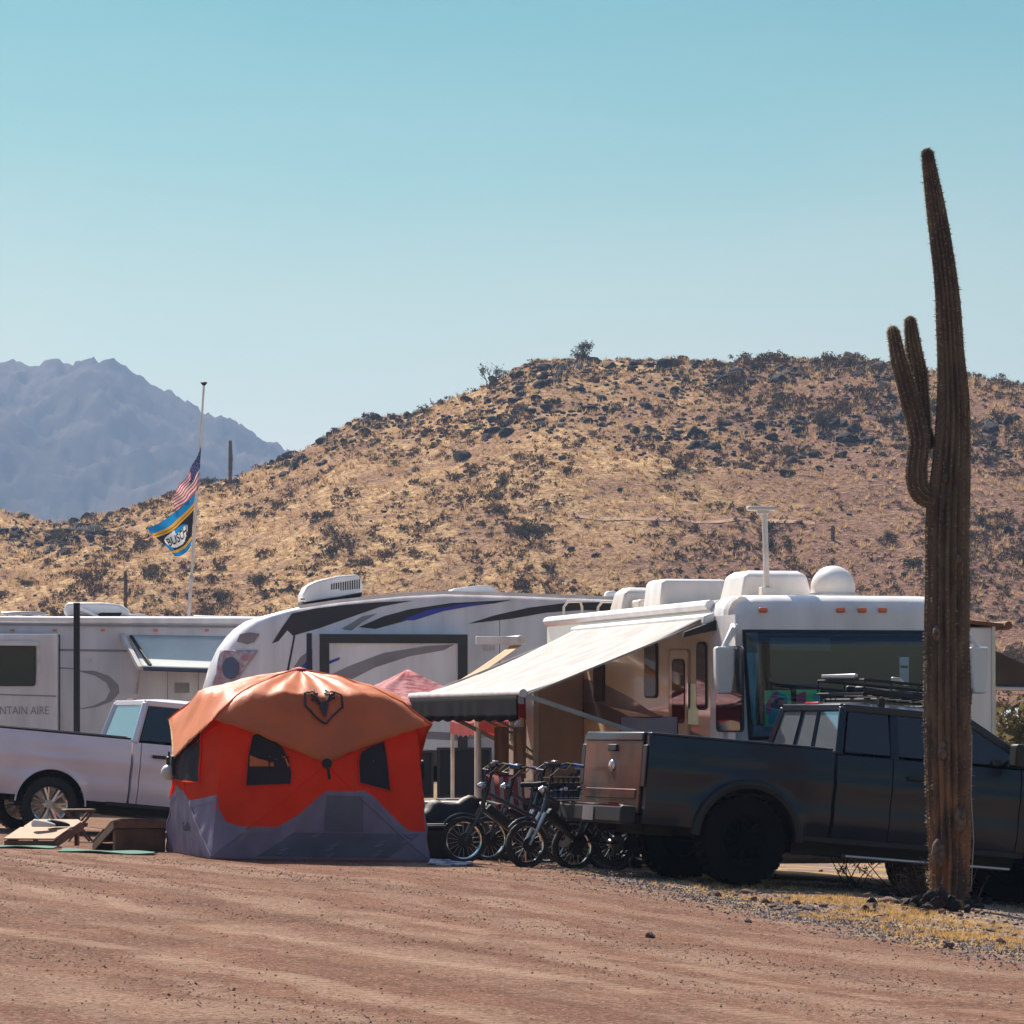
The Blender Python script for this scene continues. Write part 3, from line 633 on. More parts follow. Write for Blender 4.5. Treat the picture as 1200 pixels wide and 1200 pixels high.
def pickup(label, loc, rot, p):
    """local x forward, y left, z up; origin on the ground under the rear axle; camera side is y<0"""
    rt = root('pickup_truck', label, 'pickup', loc, rot); paint = p['paint']; ra = p['arch_r']; wc = p['wr']; WB = p['wb']
    hw = p['hw']; zs = p['sill']; zr_ = p['rail']; xb0, xb1 = p['bed0'], p['bed1']; xc1 = p['cab1']; belt = p['belt']; roof = p['roof']
    def arch(x):
        z = zs
        for cx in (0, WB):
            d = abs(x - cx)
            if d < ra: z = max(z, wc + math.sqrt(ra * ra - d * d))
        return z
    def Yo(x, z):
        t = (z - zs) / (zr_ - zs); y = hw - .055 * max(0, t - .82) / .18 * .6 - .045 * max(0, .22 - t) / .22
        y += .022 * math.exp(-((t - .62) / .05) ** 2) - .012 * math.exp(-((t - .40) / .06) ** 2)
        for cx in (0, WB):
            d = math.hypot(x - cx, z - wc)
            y += p['flare'] * math.exp(-((d - ra) / .07) ** 2) if d > ra - .05 else 0
        return y
    def slab(b, x0, x1, ztop, sgn, th=.06, nz=14):
        xs_ = sorted(set([x0, x1] + [x0 + (x1 - x0) * i / 40 for i in range(41)] + [c + ra * math.cos(R(a)) for c in (0, WB) for a in range(0, 181, 7) if x0 < c + ra * math.cos(R(a)) < x1]))
        rings = []
        for x in xs_:
            zb = arch(x); zt = ztop(x); ring = []
            for k in range(nz + 1):
                z = zb + (zt - zb) * k / nz; ring.append((x, sgn * Yo(x, z), z))
            ring.append((x, sgn * (Yo(x, zt) - th), zt)); ring.append((x, sgn * (Yo(x, zb) - th), zb)); rings.append(ring)
        b.loft(rings)
    for s in (-1, 1):
        part('bed_side', paint, rt, lambda b: slab(b, xb0, xb1, lambda x: zr_, s), smooth=40)
        part('bed_rail', M_black if p.get('cap') else paint, rt, lambda b: b.bx(xb0 + .02, xb1 - .01, s * (hw - .16), s * (hw - .028), zr_ + .002, zr_ + .03), bevel=.012)
    part('bed_floor', M_black, rt, lambda b: b.bx(xb0 + .03, xb1 - .03, -hw + .13, hw - .13, zr_ - .55, zr_ - .50))
    part('bed_front', paint, rt, lambda b: b.bx(xb1 - .05, xb1 - .005, -hw + .14, hw - .14, zr_ - .52, zr_ - .01))
    # tailgate with handle, lamps, bumper
    tg = part('tailgate', p.get('gate', paint), rt, lambda b: (b.bx(xb0 - .022, xb0 + .03, -hw + .138, hw - .138, zs + .10, zr_ - .005), b.bx(xb0 - .030, xb0 - .01, -hw + .24, hw - .24, zs + .24, zs + .34)), bevel=.012, seg=3)
    part('gate_cap', paint, tg, lambda b: b.bx(xb0 - .030, xb0 + .04, -hw + .136, hw - .136, zr_ - .07, zr_ + .028), bevel=.02)
    part('handle', M_black, tg, lambda b: b.bx(xb0 - .045, xb0 - .022, -.12, .12, zr_ - .17, zr_ - .10), bevel=.01)
    part('badge', M_chrome, tg, lambda b: b.lathe([(.001, -.075), (.055, -.072), (.07, -.05), (.07, -.045)], 20, (xb0 + .028, 0, zr_ - .32), 'x'))
    for s in (-1, 1):
        part('tail_light', p.get('lens', M_red), rt, lambda b: b.bx(xb0 - .022, xb0 + .0, s * (hw - .135), s * (hw - .016), zr_ - .52, zr_ - .10), bevel=.01)
    bu = part('rear_bumper', p['bumper'], rt, lambda b: (b.bx(xb0 - .24, xb0 - .07, -hw + .03, hw - .03, zs - .02, zs + .17), b.bx(xb0 - .08, xb0 + .3, -.5, .5, zs, zs + .10)), bevel=.03)
    if p.get('chrome_strip'): part('chrome_strip', M_chrome, bu, lambda b: b.bx(xb0 - .238, xb0 - .20, -hw + .1, hw - .1, zs + .165, zs + .18))
    part('step_pad', M_black, bu, lambda b: b.bx(xb0 - .235, xb0 - .09, -.55, .55, zs + .172, zs + .19))
    part('licence_plate', M_alu, bu, lambda b: b.bx(xb0 - .25, xb0 - .243, -.16, .16, zs - .0, zs + .14))
    # cab lower body + doors (with shut lines as dark gaps)
    doors = p['doors']; x_prev = xb1 + .03
    part('cab_back', paint, rt, lambda b: b.bx(xb1 + .03, xb1 + .09, -hw + .05, hw - .05, zs + .05, belt))
    for s in (-1, 1):
        seg = [xb1 + .03] + doors + [p['fend']]
        for i in range(len(seg) - 1):
            nm = 'door' if (i > 0 or p.get('first_door')) and i < len(seg) - 2 else ('cab_corner' if i == 0 else 'front_wing')
            dr = part(nm, paint, rt, lambda b: slab(b, seg[i] + .006, seg[i + 1] - .006, lambda x: belt - (.0 if x < doors[-1] else min(.10, (x - doors[-1]) * .07)), s, .07), smooth=40)
            if nm == 'door':
                hx = seg[i] + .16 if i < 9 else 0
                part('handle', p['handle'], dr, lambda b: b.bx(hx, hx + .22, s * (hw + .012), s * (hw + .045), belt - .20, belt - .155), bevel=.012)
        for cx in (0, WB): part('wheel_arch_trim', M_black if p['flare'] > .03 else paint, rt, lambda b: b.tube([(cx + (ra + .004) * math.cos(R(a)), s * (hw + p['flare'] * (.9 if p['flare'] > .03 else .2)), wc + (ra + .004) * math.sin(R(a))) for a in range(2, 179, 8)], (p['flare'] * .9 + .012) if p['flare'] > .03 else .012, 8))
        part('rocker', M_black, rt, lambda b: b.bx(xb1 - .3, doors[-1] + .1, s * (hw - .12), s * (hw - .03), zs - .05, zs + .01), bevel=.01)
        part('running_board', M_alu if p.get('step') else M_black, rt, lambda b: b.bx(xb1 + .15, doors[-1] - .1, s * (hw - .02), s * (hw + .10), zs - .18, zs - .15), bevel=.012)
    for cx in (0, WB): part('inner_wing', M_black, rt, lambda b: b.bx(cx - ra - .02, cx + ra + .02, -(hw - .42), (hw - .42), zs + .02, min(wc + ra + .03, zr_ - .06)))
    # hood and nose
    hd = []
    for i in range(9):
        x = doors[-1] + .02 + (p['fend'] - doors[-1] - .02) * i / 8; z = belt - min(.10, (x - doors[-1]) * .07); q = i / 8
        hd.append([(x, -hw + .05, z - .02), (x, -hw + .2, z + .05), (x, -hw * .5, z + .085 - q * .03), (x, 0, z + .10 - q * .03), (x, hw * .5, z + .085 - q * .03), (x, hw - .2, z + .05), (x, hw - .05, z - .02)])
    part('hood', paint, rt, lambda b: b.loft(hd, cap=True), smooth=40)
    gr = part('grille', M_black, rt, lambda b: b.bx(p['fend'] - .08, p['fend'] + .03, -hw + .3, hw - .3, zs + .25, belt - .13), bevel=.02)
    for s in (-1, 1): part('headlight', M_glass, rt, lambda b: b.bx(p['fend'] - .15, p['fend'] + .035, s * (hw - .29), s * (hw - .01), zs + .35, belt - .14), bevel=.03)
    part('front_bumper', p['bumper'], rt, lambda b: b.bx(p['fend'] - .05, p['fend'] + .20, -hw + .02, hw - .02, zs - .05, zs + .24), bevel=.05)
    part('chassis', M_black, rt, lambda b: (b.bx(xb0, p['fend'], -.45, -.35, zs - .08, zs + .1), b.bx(xb0, p['fend'], .35, .45, zs - .08, zs + .1), b.tube([(0, -hw + .1, wc), (0, hw - .1, wc)], .05), b.lathe([(.001, -.16), (.12, -.1), (.16, 0), (.12, .1), (.001, .16)], 16, (0, 0, wc), 'x'), b.tube([(WB, -hw + .1, wc), (WB, hw - .1, wc)], .05), b.bx(p['arch_r'] + .1, WB - p['arch_r'] - .05, -.62, .62, zs - .17, zs + .1), b.bx(-.9, -.6, -.5, .5, zs - .1, zs + .1)))
    # greenhouse: four rings
    x0 = xb1 + .05; rk = p['rake']; wsx = p['wsx']
    inb = p.get('inb', .17); zt = roof
    def Yg(z): return hw - .035 - inb * (z - belt) / (zt - belt)
    def ring(z, f, crown=0): return [(x0 + rk * f, -Yg(z), z), (x0 + rk * f, Yg(z), z), (wsx - p['wsr'] * f, Yg(z), z), (wsx - p['wsr'] * f, -Yg(z), z)]
    zq = zt - .07; fq = (zq - belt) / (zt - belt)
    ca = MB(); n_ = 10
    # pillars and roof built as a shell of posts so that windows are real openings filled by panes
    B = ring(belt - .01, 0); T = ring(zq, fq)
    Bv = [Vector(q) for q in B]; Tv = [Vector(q) for q in T]
    for i in range(4): ca.bar(Bv[i], Tv[i], .075, .085)
    for i in range(4): ca.bar(Tv[i], Tv[(i + 1) % 4], .07, .08)
    for dx in p['pillars']:
        for s in (-1, 1): ca.bar((dx, s * Yg(belt), belt - .01), (dx + .02, s * Yg(zq), zq), .09, .04)
    ca.build('cab_frame', paint, rt, bevel=.015)
    rf = MB(); rr_ = []
    for i in range(11):
        f = i / 10; x = Tv[0].x - .03 + (Tv[2].x + .03 - Tv[0].x + .03) * f; cz = .085 * (1 - (2 * f - 1) ** 4); row = []
        for k in range(13):
            g = k / 12 * 2 - 1; yy = Yg(zq) * g * 1.0; row.append((x, yy, zq + .01 + cz * (1 - abs(g) ** 5 * .95)))
        for k in range(12, -1, -1): g = k / 12 * 2 - 1; row.append((x, Yg(zq) * g * .98, zq - .03))
        rr_.append(row)
    rf.loft(rr_); rf.build('roof', p.get('roofm', paint), rt, smooth=50)
    def pane(name, pts, off=.0, m=M_glassb, seal=True, par=rt):
        P_ = [Vector(q) for q in pts]; c = sum(P_, Vector()) / len(P_); nn = (P_[1] - P_[0]).cross(P_[2] - P_[0]).normalized()
        if nn.dot(c - Vector(((x0 + wsx) / 2, 0, (belt + zt) / 2))) < 0: nn = -nn
        b = MB(); n = len(P_); b.add([q + nn * (off + .012) for q in P_] + [q + nn * off for q in P_], [tuple(range(n)), tuple(range(2 * n - 1, n - 1, -1))] + [(i, (i + 1) % n, n + (i + 1) % n, n + i) for i in range(n)])
        o = b.build(name, m, par, smooth=0)
        return o
    def L3(a, b_, t): return a + (b_ - a) * t
    # rear window
    lo0, lo1 = L3(Bv[0], Tv[0], .06), L3(Bv[1], Tv[1], .06); hi0, hi1 = L3(Bv[0], Tv[0], .97), L3(Bv[1], Tv[1], .97)
    segs = ((.04, .355), (.365, .635), (.645, .96)) if p['rear3'] else ((.04, .96),)
    for a, c in segs:
        rw = pane('rear_window', [L3(lo0, lo1, a), L3(lo0, lo1, c), L3(hi0, hi1, c), L3(hi0, hi1, a)], .0, p['rearg'])
    if p['rear3']:
        for t in (.36, .64): part('window_frame', M_black, rt, lambda b: b.bar(L3(lo0, lo1, t) - Vector((.02, 0, 0)), L3(hi0, hi1, t) - Vector((.02, 0, 0)), .035, .02))
    part('brake_light', M_red, rt, lambda b: b.box((Tv[0].x + .0, 0, zq + .045), (.06, .36, .035)), bevel=.01)
    pane('windscreen', [L3(Bv[2], Tv[2], .05), L3(Bv[3], Tv[3], .05), L3(Bv[3], Tv[3], .97), L3(Bv[2], Tv[2], .97)], 0, M_glassb)
    for s, (ib, it) in ((-1, (0, 3)), (1, (1, 2))):
        A0, A1 = L3(Bv[ib], Tv[ib], .08), L3(Bv[ib], Tv[ib], .93); C = 2 if s == 1 else 3; C0, C1 = L3(Bv[C], Tv[C], .08), L3(Bv[C], Tv[C], .93)
        xs2 = [None] + list(p['pillars']) + [None]
        for i in range(len(xs2) - 1):
            def at(x, lo, left):
                a_, c_ = (A0, C0) if lo else (A1, C1)
                if x is None: x_ = a_.x + .06 if left else c_.x - .06
                else: x_ = x + (.05 if left else -.05)
                t = (x_ - a_.x) / (c_.x - a_.x); return L3(a_, c_, t)
            pane('side_window', [at(xs2[i], 1, 1), at(xs2[i + 1], 1, 0), at(xs2[i + 1], 0, 0), at(xs2[i], 0, 1)], .0)
        mi_ = part('mirror', p['handle'], rt, lambda b: (b.bx(doors[-1] - .22, doors[-1] - .10, s * (hw + .12), s * (hw + .30), belt + .02, belt + .26), b.bar((doors[-1] - .16, s * (hw - .04), belt + .07), (doors[-1] - .16, s * (hw + .16), belt + .1), .05)), bevel=.03)
    for s in (-1, 1):
        for xm in p['seatx']: part('seat', M_black, rt, lambda b: b.bx(xm, xm + .15, s * .12, s * .62, belt - .5, belt + .28), bevel=.04)
    for cx in (0, WB):
        for s in (-1, 1):
            wheel(rt, 'wheel', (cx, s * (hw - p['tw'] / 2 - p['inset']), wc), p['wr'], p['tw'], s, p['rimr'], p['rimm'], p['spk'], p['lugs'], p.get('tyre'))
            part('arch_liner', M_black, rt, lambda b: b.loft([[(cx + r_ * math.cos(R(a)), s * y_, wc + r_ * math.sin(R(a))) for a in range(0, 181, 10)] for r_, y_ in ((ra - .012, hw - .07), (ra - .012, hw - .45), (ra - .02, hw - .45), (ra - .02, hw - .07))], cap=False, closed=False))
    part('aerial', M_black, rt, lambda b: b.tube([(doors[-1] + .2, -hw + .1, belt - .02), (doors[-1] + .12, -hw + .1, belt + .7)], .004, 5))
    return rt
# dark pickup
TH = R(18.5); PT = R(4.8)
pc = W(863, 1037, FPX / 116)
F_ = Vector((math.cos(TH), math.sin(TH), 0)); L_ = Vector((-math.sin(TH), math.cos(TH), 0))
dk = dict(paint=M_navy, arch_r=.56, wr=.455, wb=3.75, hw=.99, sill=.54, rail=1.43, bed0=-1.10, bed1=.91, cab1=2.8, belt=1.40, roof=1.955, flare=.045, gate=mat('tailgate_reflection_tint', (.20, .058, .016), .40, metal=.5, coat=.1, c2=(.018, .010, .009), scale=1.6),  # tailgate colour carries the warm reflection of the sunlit ground
          bumper=M_black, chrome_strip=True, doors=[1.56, 3.0], fend=4.95, handle=M_black, rake=.09, inb=.20, wsx=3.26, wsr=1.0, pillars=[1.58], rear3=True, rearg=M_film, lens=mat('smoked_lens', (.018, .008, .008), .45), seatx=[1.7], tw=.31, inset=.0, rimr=.23, rimm=mat('shaded_black_rim', (.004, .004, .004), .8, spec=.08), tyre=mat('shaded_tyre', (.006, .0055, .0055), .9, spec=.1), spk=8, lugs=34, step=True, first_door=False)  # rim and tyre blackened, the wheel's shade put into their colour
loc = pc + L_ * .85; 
truck = pickup('dark navy lifted pickup with roof basket, parked behind the big cactus', loc, (0, PT, TH), dk)
# roof basket
dxb = -.22; b = MB(); rz = 2.03
for z_, m_ in ((rz + .03, 0), (rz + .17, 0)):
    b.tube([(1.55, -.62, z_), (2.75, -.62, z_), (2.75, .62, z_), (1.55, .62, z_), (1.55, -.62, z_)], .016, 6)
for i in range(9):
    x = 1.55 + 1.2 * i / 8; b.tube([(x, -.62, rz + .03), (x, .62, rz + .03)], .008, 5)
for x in (1.55, 1.85, 2.15, 2.45, 2.75):
    for s in (-1, 1): b.tube([(x, s * .62, rz + .03), (x, s * .62, rz + .17)], .010, 5)
for x in (1.7, 2.6):
    b.tube([(x, -.74, rz - .02), (x, .74, rz - .02)], .018, 6)
    for s in (-1, 1): b.box((x, s * .72, rz - .06), (.07, .06, .10))
b.v = [(x + dxb, y, z) for x, y, z in b.v]; rk = b.build('roof_basket', M_black, truck)
part('light_bar', M_alu, rk, lambda b: (b.bx(1.28, 1.32, -.45, .45, rz + .19, rz + .23), b.bar((1.68, -.60, rz + .20), (2.08, .2, rz + .20), .10, .05)), bevel=.01)
b = MB(); b.bar((1.38, -.35, rz + .075), (2.38, .25, rz + .075), .12, .07); b.bar((1.43, .1, rz + .09), (2.48, .1, rz + .09), .07, .07)
o = b.build('shovel_bag', M_black, None, bevel=.02); o.location = loc; o.rotation_euler = (0, PT, TH); tag(o, 'long black gear bags strapped in the roof basket of the dark pickup', 'gear bag')
# silver pickup
TS = R(20); pc = W(53, 976, FPX / 84); L_ = Vector((-math.sin(TS), math.cos(TS), 0))
sv_ = dict(paint=M_silver, arch_r=.50, wr=.395, wb=3.65, hw=.98, sill=.50, rail=1.40, bed0=-1.05, bed1=1.10, cab1=3.3, belt=1.37, roof=2.01, flare=.018, bumper=M_chrome, doors=[1.24, 2.25, 3.25], fend=4.95, handle=M_black, rake=.16, wsx=3.45, wsr=.70, pillars=[2.25], rear3=False,
           rearg=M_film, seatx=[1.9, 2.7], tw=.27, inset=.0, rimr=.26, rimm=M_chrome, spk=7, lugs=44, cap=True, first_door=False)
strk = pickup('silver grey crew cab pickup with chrome wheels in front of the left trailer', pc + L_ * .85, (0, R(5.2), TS), sv_)
part('bed_cover', M_black, strk, lambda b: b.bx(-1.0, 1.06, -.83, .83, 1.405, 1.445), bevel=.01)

# ------------------------------------------------------------------ motorhome
CT = R(13); cl = Vector(((862 - 600) / FPX * 45.9, 45.9, -.20)); coach = root('motorhome', 'white and beige motorhome with a huge windscreen facing the camera', 'motorhome', cl, (0, 0, CT))
CW, CL = 2.56, 8.7; RZ = 3.19
def rrect(y, x0, x1, z0, z1, r, n=5):
    pts = []
    for cx, cz, a0 in ((x1 - r, z1 - r, 0), (x0 + r, z1 - r, 90)):
        for k in range(n + 1): a = R(a0 + 90 * k / n); pts.append((cx + r * math.cos(a), y, cz + r * math.sin(a)))
    pts += [(x0, y, z0), (x1, y, z0)]; return pts
M_coachs = mat('beige_gloss', (0.92, 0.72, 0.48), .25, coat=1.0, metal=.15, var=.05, scale=1)
M_coachb = mat('taupe_band', (0.16, 0.12, 0.13), .3, coat=.5); M_coachd = mat('dark_brown_band', (0.055, 0.04, 0.045), .3, coat=.5)
M_tan = mat('tan_panel', (0.50, 0.38, 0.32), .5, var=.08)
b = MB()
rings = [rrect(y, 0 + e, CW - e, .32, RZ - dz, .16) for y, e, dz in ((1.0, 0, 0), (4, 0, 0), (CL, 0, 0))]
b.loft(rings); b.build('body', M_coachs, coach, smooth=40)
b = MB()   # front cap: bulging nose, full section with corners rounded
def cap_ring(z, bulge, r=.22):
    pts = [(-.004, 1.0, z), (-.004, .30, z)]
    for k in range(7): a = R(180 + 90 * k / 6); pts.append((r + r * math.cos(a) - .004, .30 - bulge + r + r * math.sin(a) - .08 * math.sin(R(15 * k)), z))
    ei = float(np.interp(z, [2.9, 3.05, 3.13, 3.19, 3.215], [0, .012, .05, .13, .22])); half = [(x + ei, y, zz) for x, y, zz in pts]; mir = [(CW - x, y, zz) for x, y, zz in reversed(half)]
    mid = [(CW * t, .30 - bulge - .08 - .05 * math.sin(math.pi * t), z) for t in (.2, .35, .5, .65, .8)]
    return half + mid + mir
levels = [(.30, -.05), (.36, .05), (.9, .08), (1.35, .06), (1.62, .04), (2.98, .04), (3.05, .03), (3.13, 0), (3.19, -.08), (3.215, -.2)]
b.loft([cap_ring(z, bu) for z, bu in levels]); cap = b.build('front_cap', M_white, coach, smooth=50)
def fy(x, z):  # y of the front surface
    bu = np.interp(z, [l[0] for l in levels], [l[1] for l in levels]); t = x / CW
    return .30 - bu - .08 - .05 * math.sin(math.pi * min(max(t, 0), 1)) + (0 if .09 < t < .91 else .02)
def front_pt(px, py, off):
    yy = .15
    for _ in range(6): q = hit(coach, px, py, 1, yy); yy = fy(q.x, q.z)
    return Vector((q.x, yy - off, q.z))
def front_sheet(name, x0, x1, z0, z1, off, m, th=.02, r=.08, shape=None, parent=cap, nx=14):
    b = MB(); n = nx; V = []; F = []
    rows = []
    for j in range(9):
        v = j / 8; z = z0 + (z1 - z0) * v; row = []
        ins = 0
        for i in range(n + 1):
            u = i / n; xa = x0 + (shape * (1 - v) if shape else 0); xb = x1 - (shape * (1 - v) if shape else 0); x = xa + (xb - xa) * u; row.append((x, fy(x, z) - off, z))
        rows.append(row)
    b.loft(rows, cap=False, closed=False); o = b.build(name, m, parent, smooth=60)
    so_ = o.modifiers.new('t', 'SOLIDIFY'); so_.thickness = th; so_.offset = 0; return o
wz1 = hit(coach, 876, 741, 1, .15).z; wz0 = hit(coach, 884, 864, 1, .15).z
front_sheet('windscreen_seal', .125, CW - .125, wz0 - .03, wz1 + .03, .012, M_seal, .02, shape=.07)
# flat dark sheet behind the pane; the cab's inner shade is its colour
M_int = mat('interior_shade', (.010, .010, .016), .9, spec=.05)
front_sheet('cab_shade_sheet', .16, CW - .16, wz0, wz1, .024, M_int, .003, shape=.07)
M_teal = mat('teal_curtain', (.05, .34, .42), .8, var=.3, scale=4, stretch=(8, 1, 1))
front_sheet('curtain', .17, .30, wz0 + .02, wz1 - .22, .030, M_teal, .004, shape=.07, nx=4)
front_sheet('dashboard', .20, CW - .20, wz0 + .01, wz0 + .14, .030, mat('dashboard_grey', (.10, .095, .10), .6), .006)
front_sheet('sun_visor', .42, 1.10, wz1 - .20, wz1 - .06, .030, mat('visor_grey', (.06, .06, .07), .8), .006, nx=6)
front_sheet('curtain', CW - .30, CW - .17, wz0 + .02, wz1 - .05, .030, M_teal, .004, nx=4)
front_sheet('windscreen', .155, CW - .155, wz0 + .005, wz1 - .005, .050, M_wind, .006, shape=.07)
# posters behind the windscreen
pc_ = {'g': mat('neon_green_print', (.12, .85, .28), .6), 'p': mat('pink_print', (.75, .07, .22), .6), 't': mat('teal_print', (.04, .45, .50), .6), 'k': mat('black_print', (.02, .02, .03), .6), 'w': mat('white_print', (.6, .6, .62), .6)}
def poster(x0, x1, y0, y1, base, shapes, label):
    P0 = front_pt((x0 + x1) / 2, (y0 + y1) / 2, .036); rt = root('poster', label, 'poster', mtx(coach) @ P0, (0, 0, CT))
    inv = mtx(rt).inverted() @ mtx(coach)
    def q(px, py, off): return inv @ front_pt(px, py, off)
    def pl(name, pts, m, off):
        b = MB(); V = [q(a, c, off) for a, c in pts]; V2 = [v + Vector((0, .003, 0)) for v in V]; n = len(V)
        b.add(V + V2, [tuple(range(n)), tuple(range(2 * n - 1, n - 1, -1))] + [(i, (i + 1) % n, n + (i + 1) % n, n + i) for i in range(n)]); b.build(name, m, rt, smooth=0)
    pl('sheet', [(x0, y0), (x1, y0), (x1, y1), (x0, y1)], pc_[base], .034)
    for i, (c, pts) in enumerate(shapes): pl('print', pts, pc_[c], .0385 + .0012 * i)
poster(895, 926, 809, 851, 'g', [('p', [(896, 826), (905, 812), (911, 810), (909, 822), (903, 834), (898, 838)]), ('t', [(911, 812), (920, 815), (925, 826), (920, 835), (912, 838), (906, 848), (900, 850), (899, 838), (905, 828)]), ('k', [(901, 824), (907, 819), (914, 818), (922, 823), (918, 829), (908, 832), (903, 830)]), ('p', [(912, 820), (917, 822), (914, 827), (909, 826)])], 'neon green poster with a pink and teal hand shape behind the windscreen')
poster(932, 960, 808, 826, 'g', [('p', [(932, 814), (943, 810), (944, 826), (932, 826)]), ('t', [(952, 813), (958, 812), (959, 826), (953, 826)])], 'smaller green and pink poster, second from the left behind the windscreen')
poster(1043, 1052, 806, 820, 'g', [('k', [(1046, 810), (1050, 810), (1050, 815), (1046, 815)])], 'small green card near the right of the windscreen')
poster(1053, 1064, 770, 804, 'w', [('k', [(1054, 780), (1063, 780), (1063, 783), (1054, 783)])], 'pale grey paper strip hanging high in the windscreen')
for px in (894, 985, 1010, 1034, 1126):
    q = front_pt(px, 715, .0); part('marker_light', M_amber, cap, lambda b: b.box((q.x, q.y - .012, q.z), (.10, .035, .055)), bevel=.015)
for x in (.5, 1.5): part('wiper', M_black, cap, lambda b: b.tube([(x, fy(x, wz0) - .08, wz0 - .02), (x + .5, fy(x + .5, wz0 + .1) - .08, wz0 + .13)], .01, 5))
for s, x in ((0, .2), (1, CW - .2)):
    part('headlight', M_glass, cap, lambda b: b.box((x + (.08 if s == 0 else -.08), fy(x, .95) - .01, .95), (.3, .06, .2)), bevel=.03)
part('grille', M_black, cap, lambda b: [b.box((CW / 2, fy(CW / 2, .75) - .01, .68 + k * .06), (1.2, .04, .025)) for k in range(5)])
part('front_bumper', M_white, cap, lambda b: b.bx(.03, CW - .03, .02, .3, .40, .62), bevel=.06)
def cw_(name, x): pass
# mirrors
for s, pxm in ((-1, 849), (1, 1147)):
    mx_ = hit(coach, pxm, 785, 1, -.05); ax = .02 if s < 0 else CW - .02
    arm = part('mirror', M_white, coach, lambda b: (b.loft([[(mx_.x - a, -.10, z), (mx_.x + a, -.10, z), (mx_.x + a * .9, .06, z), (mx_.x - a * .9, .06, z)] for z, a in ((mx_.z - .26, .06), (mx_.z - .22, .085), (mx_.z - .05, .105), (mx_.z + .22, .11), (mx_.z + .25, .10))]),), bevel=.02)
    part('arm', M_white, arm, lambda b: b.tube([(ax, .12, 2.86 + .0), (ax + s * .05, -.0, 2.83), (mx_.x, -.03, mx_.z + .24)], [.05, .04, .035], 8))
# side fittings on the passenger side (local x = 0)
def side_poly(name, pts, m, off=.006, parent=coach, th=None, cut=None):
    P_ = [hit(coach, a, c, 0, 0) for a, c in pts]; P_ = [(q.y, q.z) for q in P_]
    b = MB(); b.prism(P_, lambda u, v: (-off, u, v), lambda u, v: (-off + (th or off + .004), u, v)); return b.build(name, m, parent, smooth=0)
def rpoly(x0, x1, y0, y1, r=3, n=4):
    P_ = []
    for cx, cy, a0 in ((x1 - r * .6, y1 - r, 0), (x0 + r * .6, y1 - r, 90), (x0 + r * .6, y0 + r, 180), (x1 - r * .6, y0 + r, 270)):
        for k in range(n + 1): a = R(a0 + 90 * k / n); P_.append((cx + r * .6 * math.cos(a), cy + r * math.sin(a)))
    return P_
side_poly('band', [(684, 795), (708, 801), (735, 815), (760, 832), (835, 868), (850, 888), (833, 880), (760, 838), (735, 832), (700, 826), (684, 824)], M_coachb, .004)
side_poly('band', [(684, 823), (705, 825), (725, 833), (738, 840), (738, 850), (720, 848), (700, 843), (684, 842)], M_coachd, .007)
side_poly('band', [(775, 838), (800, 852), (845, 880), (840, 884), (800, 862), (775, 850)], M_coachd, .008)
side_poly('white_panel', [(862, 720), (838, 722), (838, 758), (846, 905), (862, 905)], M_white, .0035)
for x0, x1, y0, y1, rr_ in ((696, 709, 778, 822, 3), (756, 771, 752, 818, 5), (817, 829, 752, 832, 6), (840, 872, 757, 858, 6)):
    f = side_poly('window', rpoly(x0, x1, y0, y1, rr_), M_seal, .012); side_poly('pane', rpoly(x0 + 1, x1 - 1, y0 + 2, y1 - 2, rr_), M_glassb, .018, f)
dr = side_poly('door', rpoly(786, 807, 762, 895, 4), M_coachs, .014); f = side_poly('window', rpoly(789, 804, 772, 848, 6), M_seal, .019, dr); 
side_poly('door_frame', rpoly(784.5, 809, 760, 898, 5), M_tan, .009); side_poly('handle', rpoly(788, 792, 853, 862, 1), M_black, .03, dr)
side_poly('grab_handle', rpoly(811, 812.5, 800, 850, 1), M_chrome, .06)
dwin = side_poly('door_glass', rpoly(790, 803.4, 774, 846, 6), M_glassb, .0225, dr)
side_poly('storage_hatch', rpoly(715, 780, 905, 945, 2), M_coachb, .01); side_poly('storage_hatch', rpoly(690, 712, 905, 945, 2), M_coachb, .01)
# slide-out box near the rear
t0 = hit(coach, 684, 850, 0, 0).y; sw = .62
sl = part('slide_out', M_tan, coach, lambda b: b.bx(-sw, .0, t0, CL - .5, .85, 2.62), bevel=.02)
part('slide_trim', M_white2, sl, lambda b: (b.bx(-sw - .02, -sw + .05, t0 - .015, t0 + .03, .84, 2.63), b.bx(-sw, -.0, t0 - .012, t0 + .02, 2.56, 2.64)), bevel=.005)
part('slide_window', M_glassb, sl, lambda b: b.bx(-sw - .015, -sw, t0 + .5, t0 + 1.3, 1.6, 2.3))
# slide topper awning at the rear
M_fab = mat('cream_awning', (0.58, 0.57, 0.56), .8, c2=(0.47, 0.45, 0.42), scale=3, bump=.15, trans=.25, spec=.2)
M_fabt = mat('tan_awning', (0.62, 0.47, 0.30), .8, var=.1, trans=.3, spec=.2)
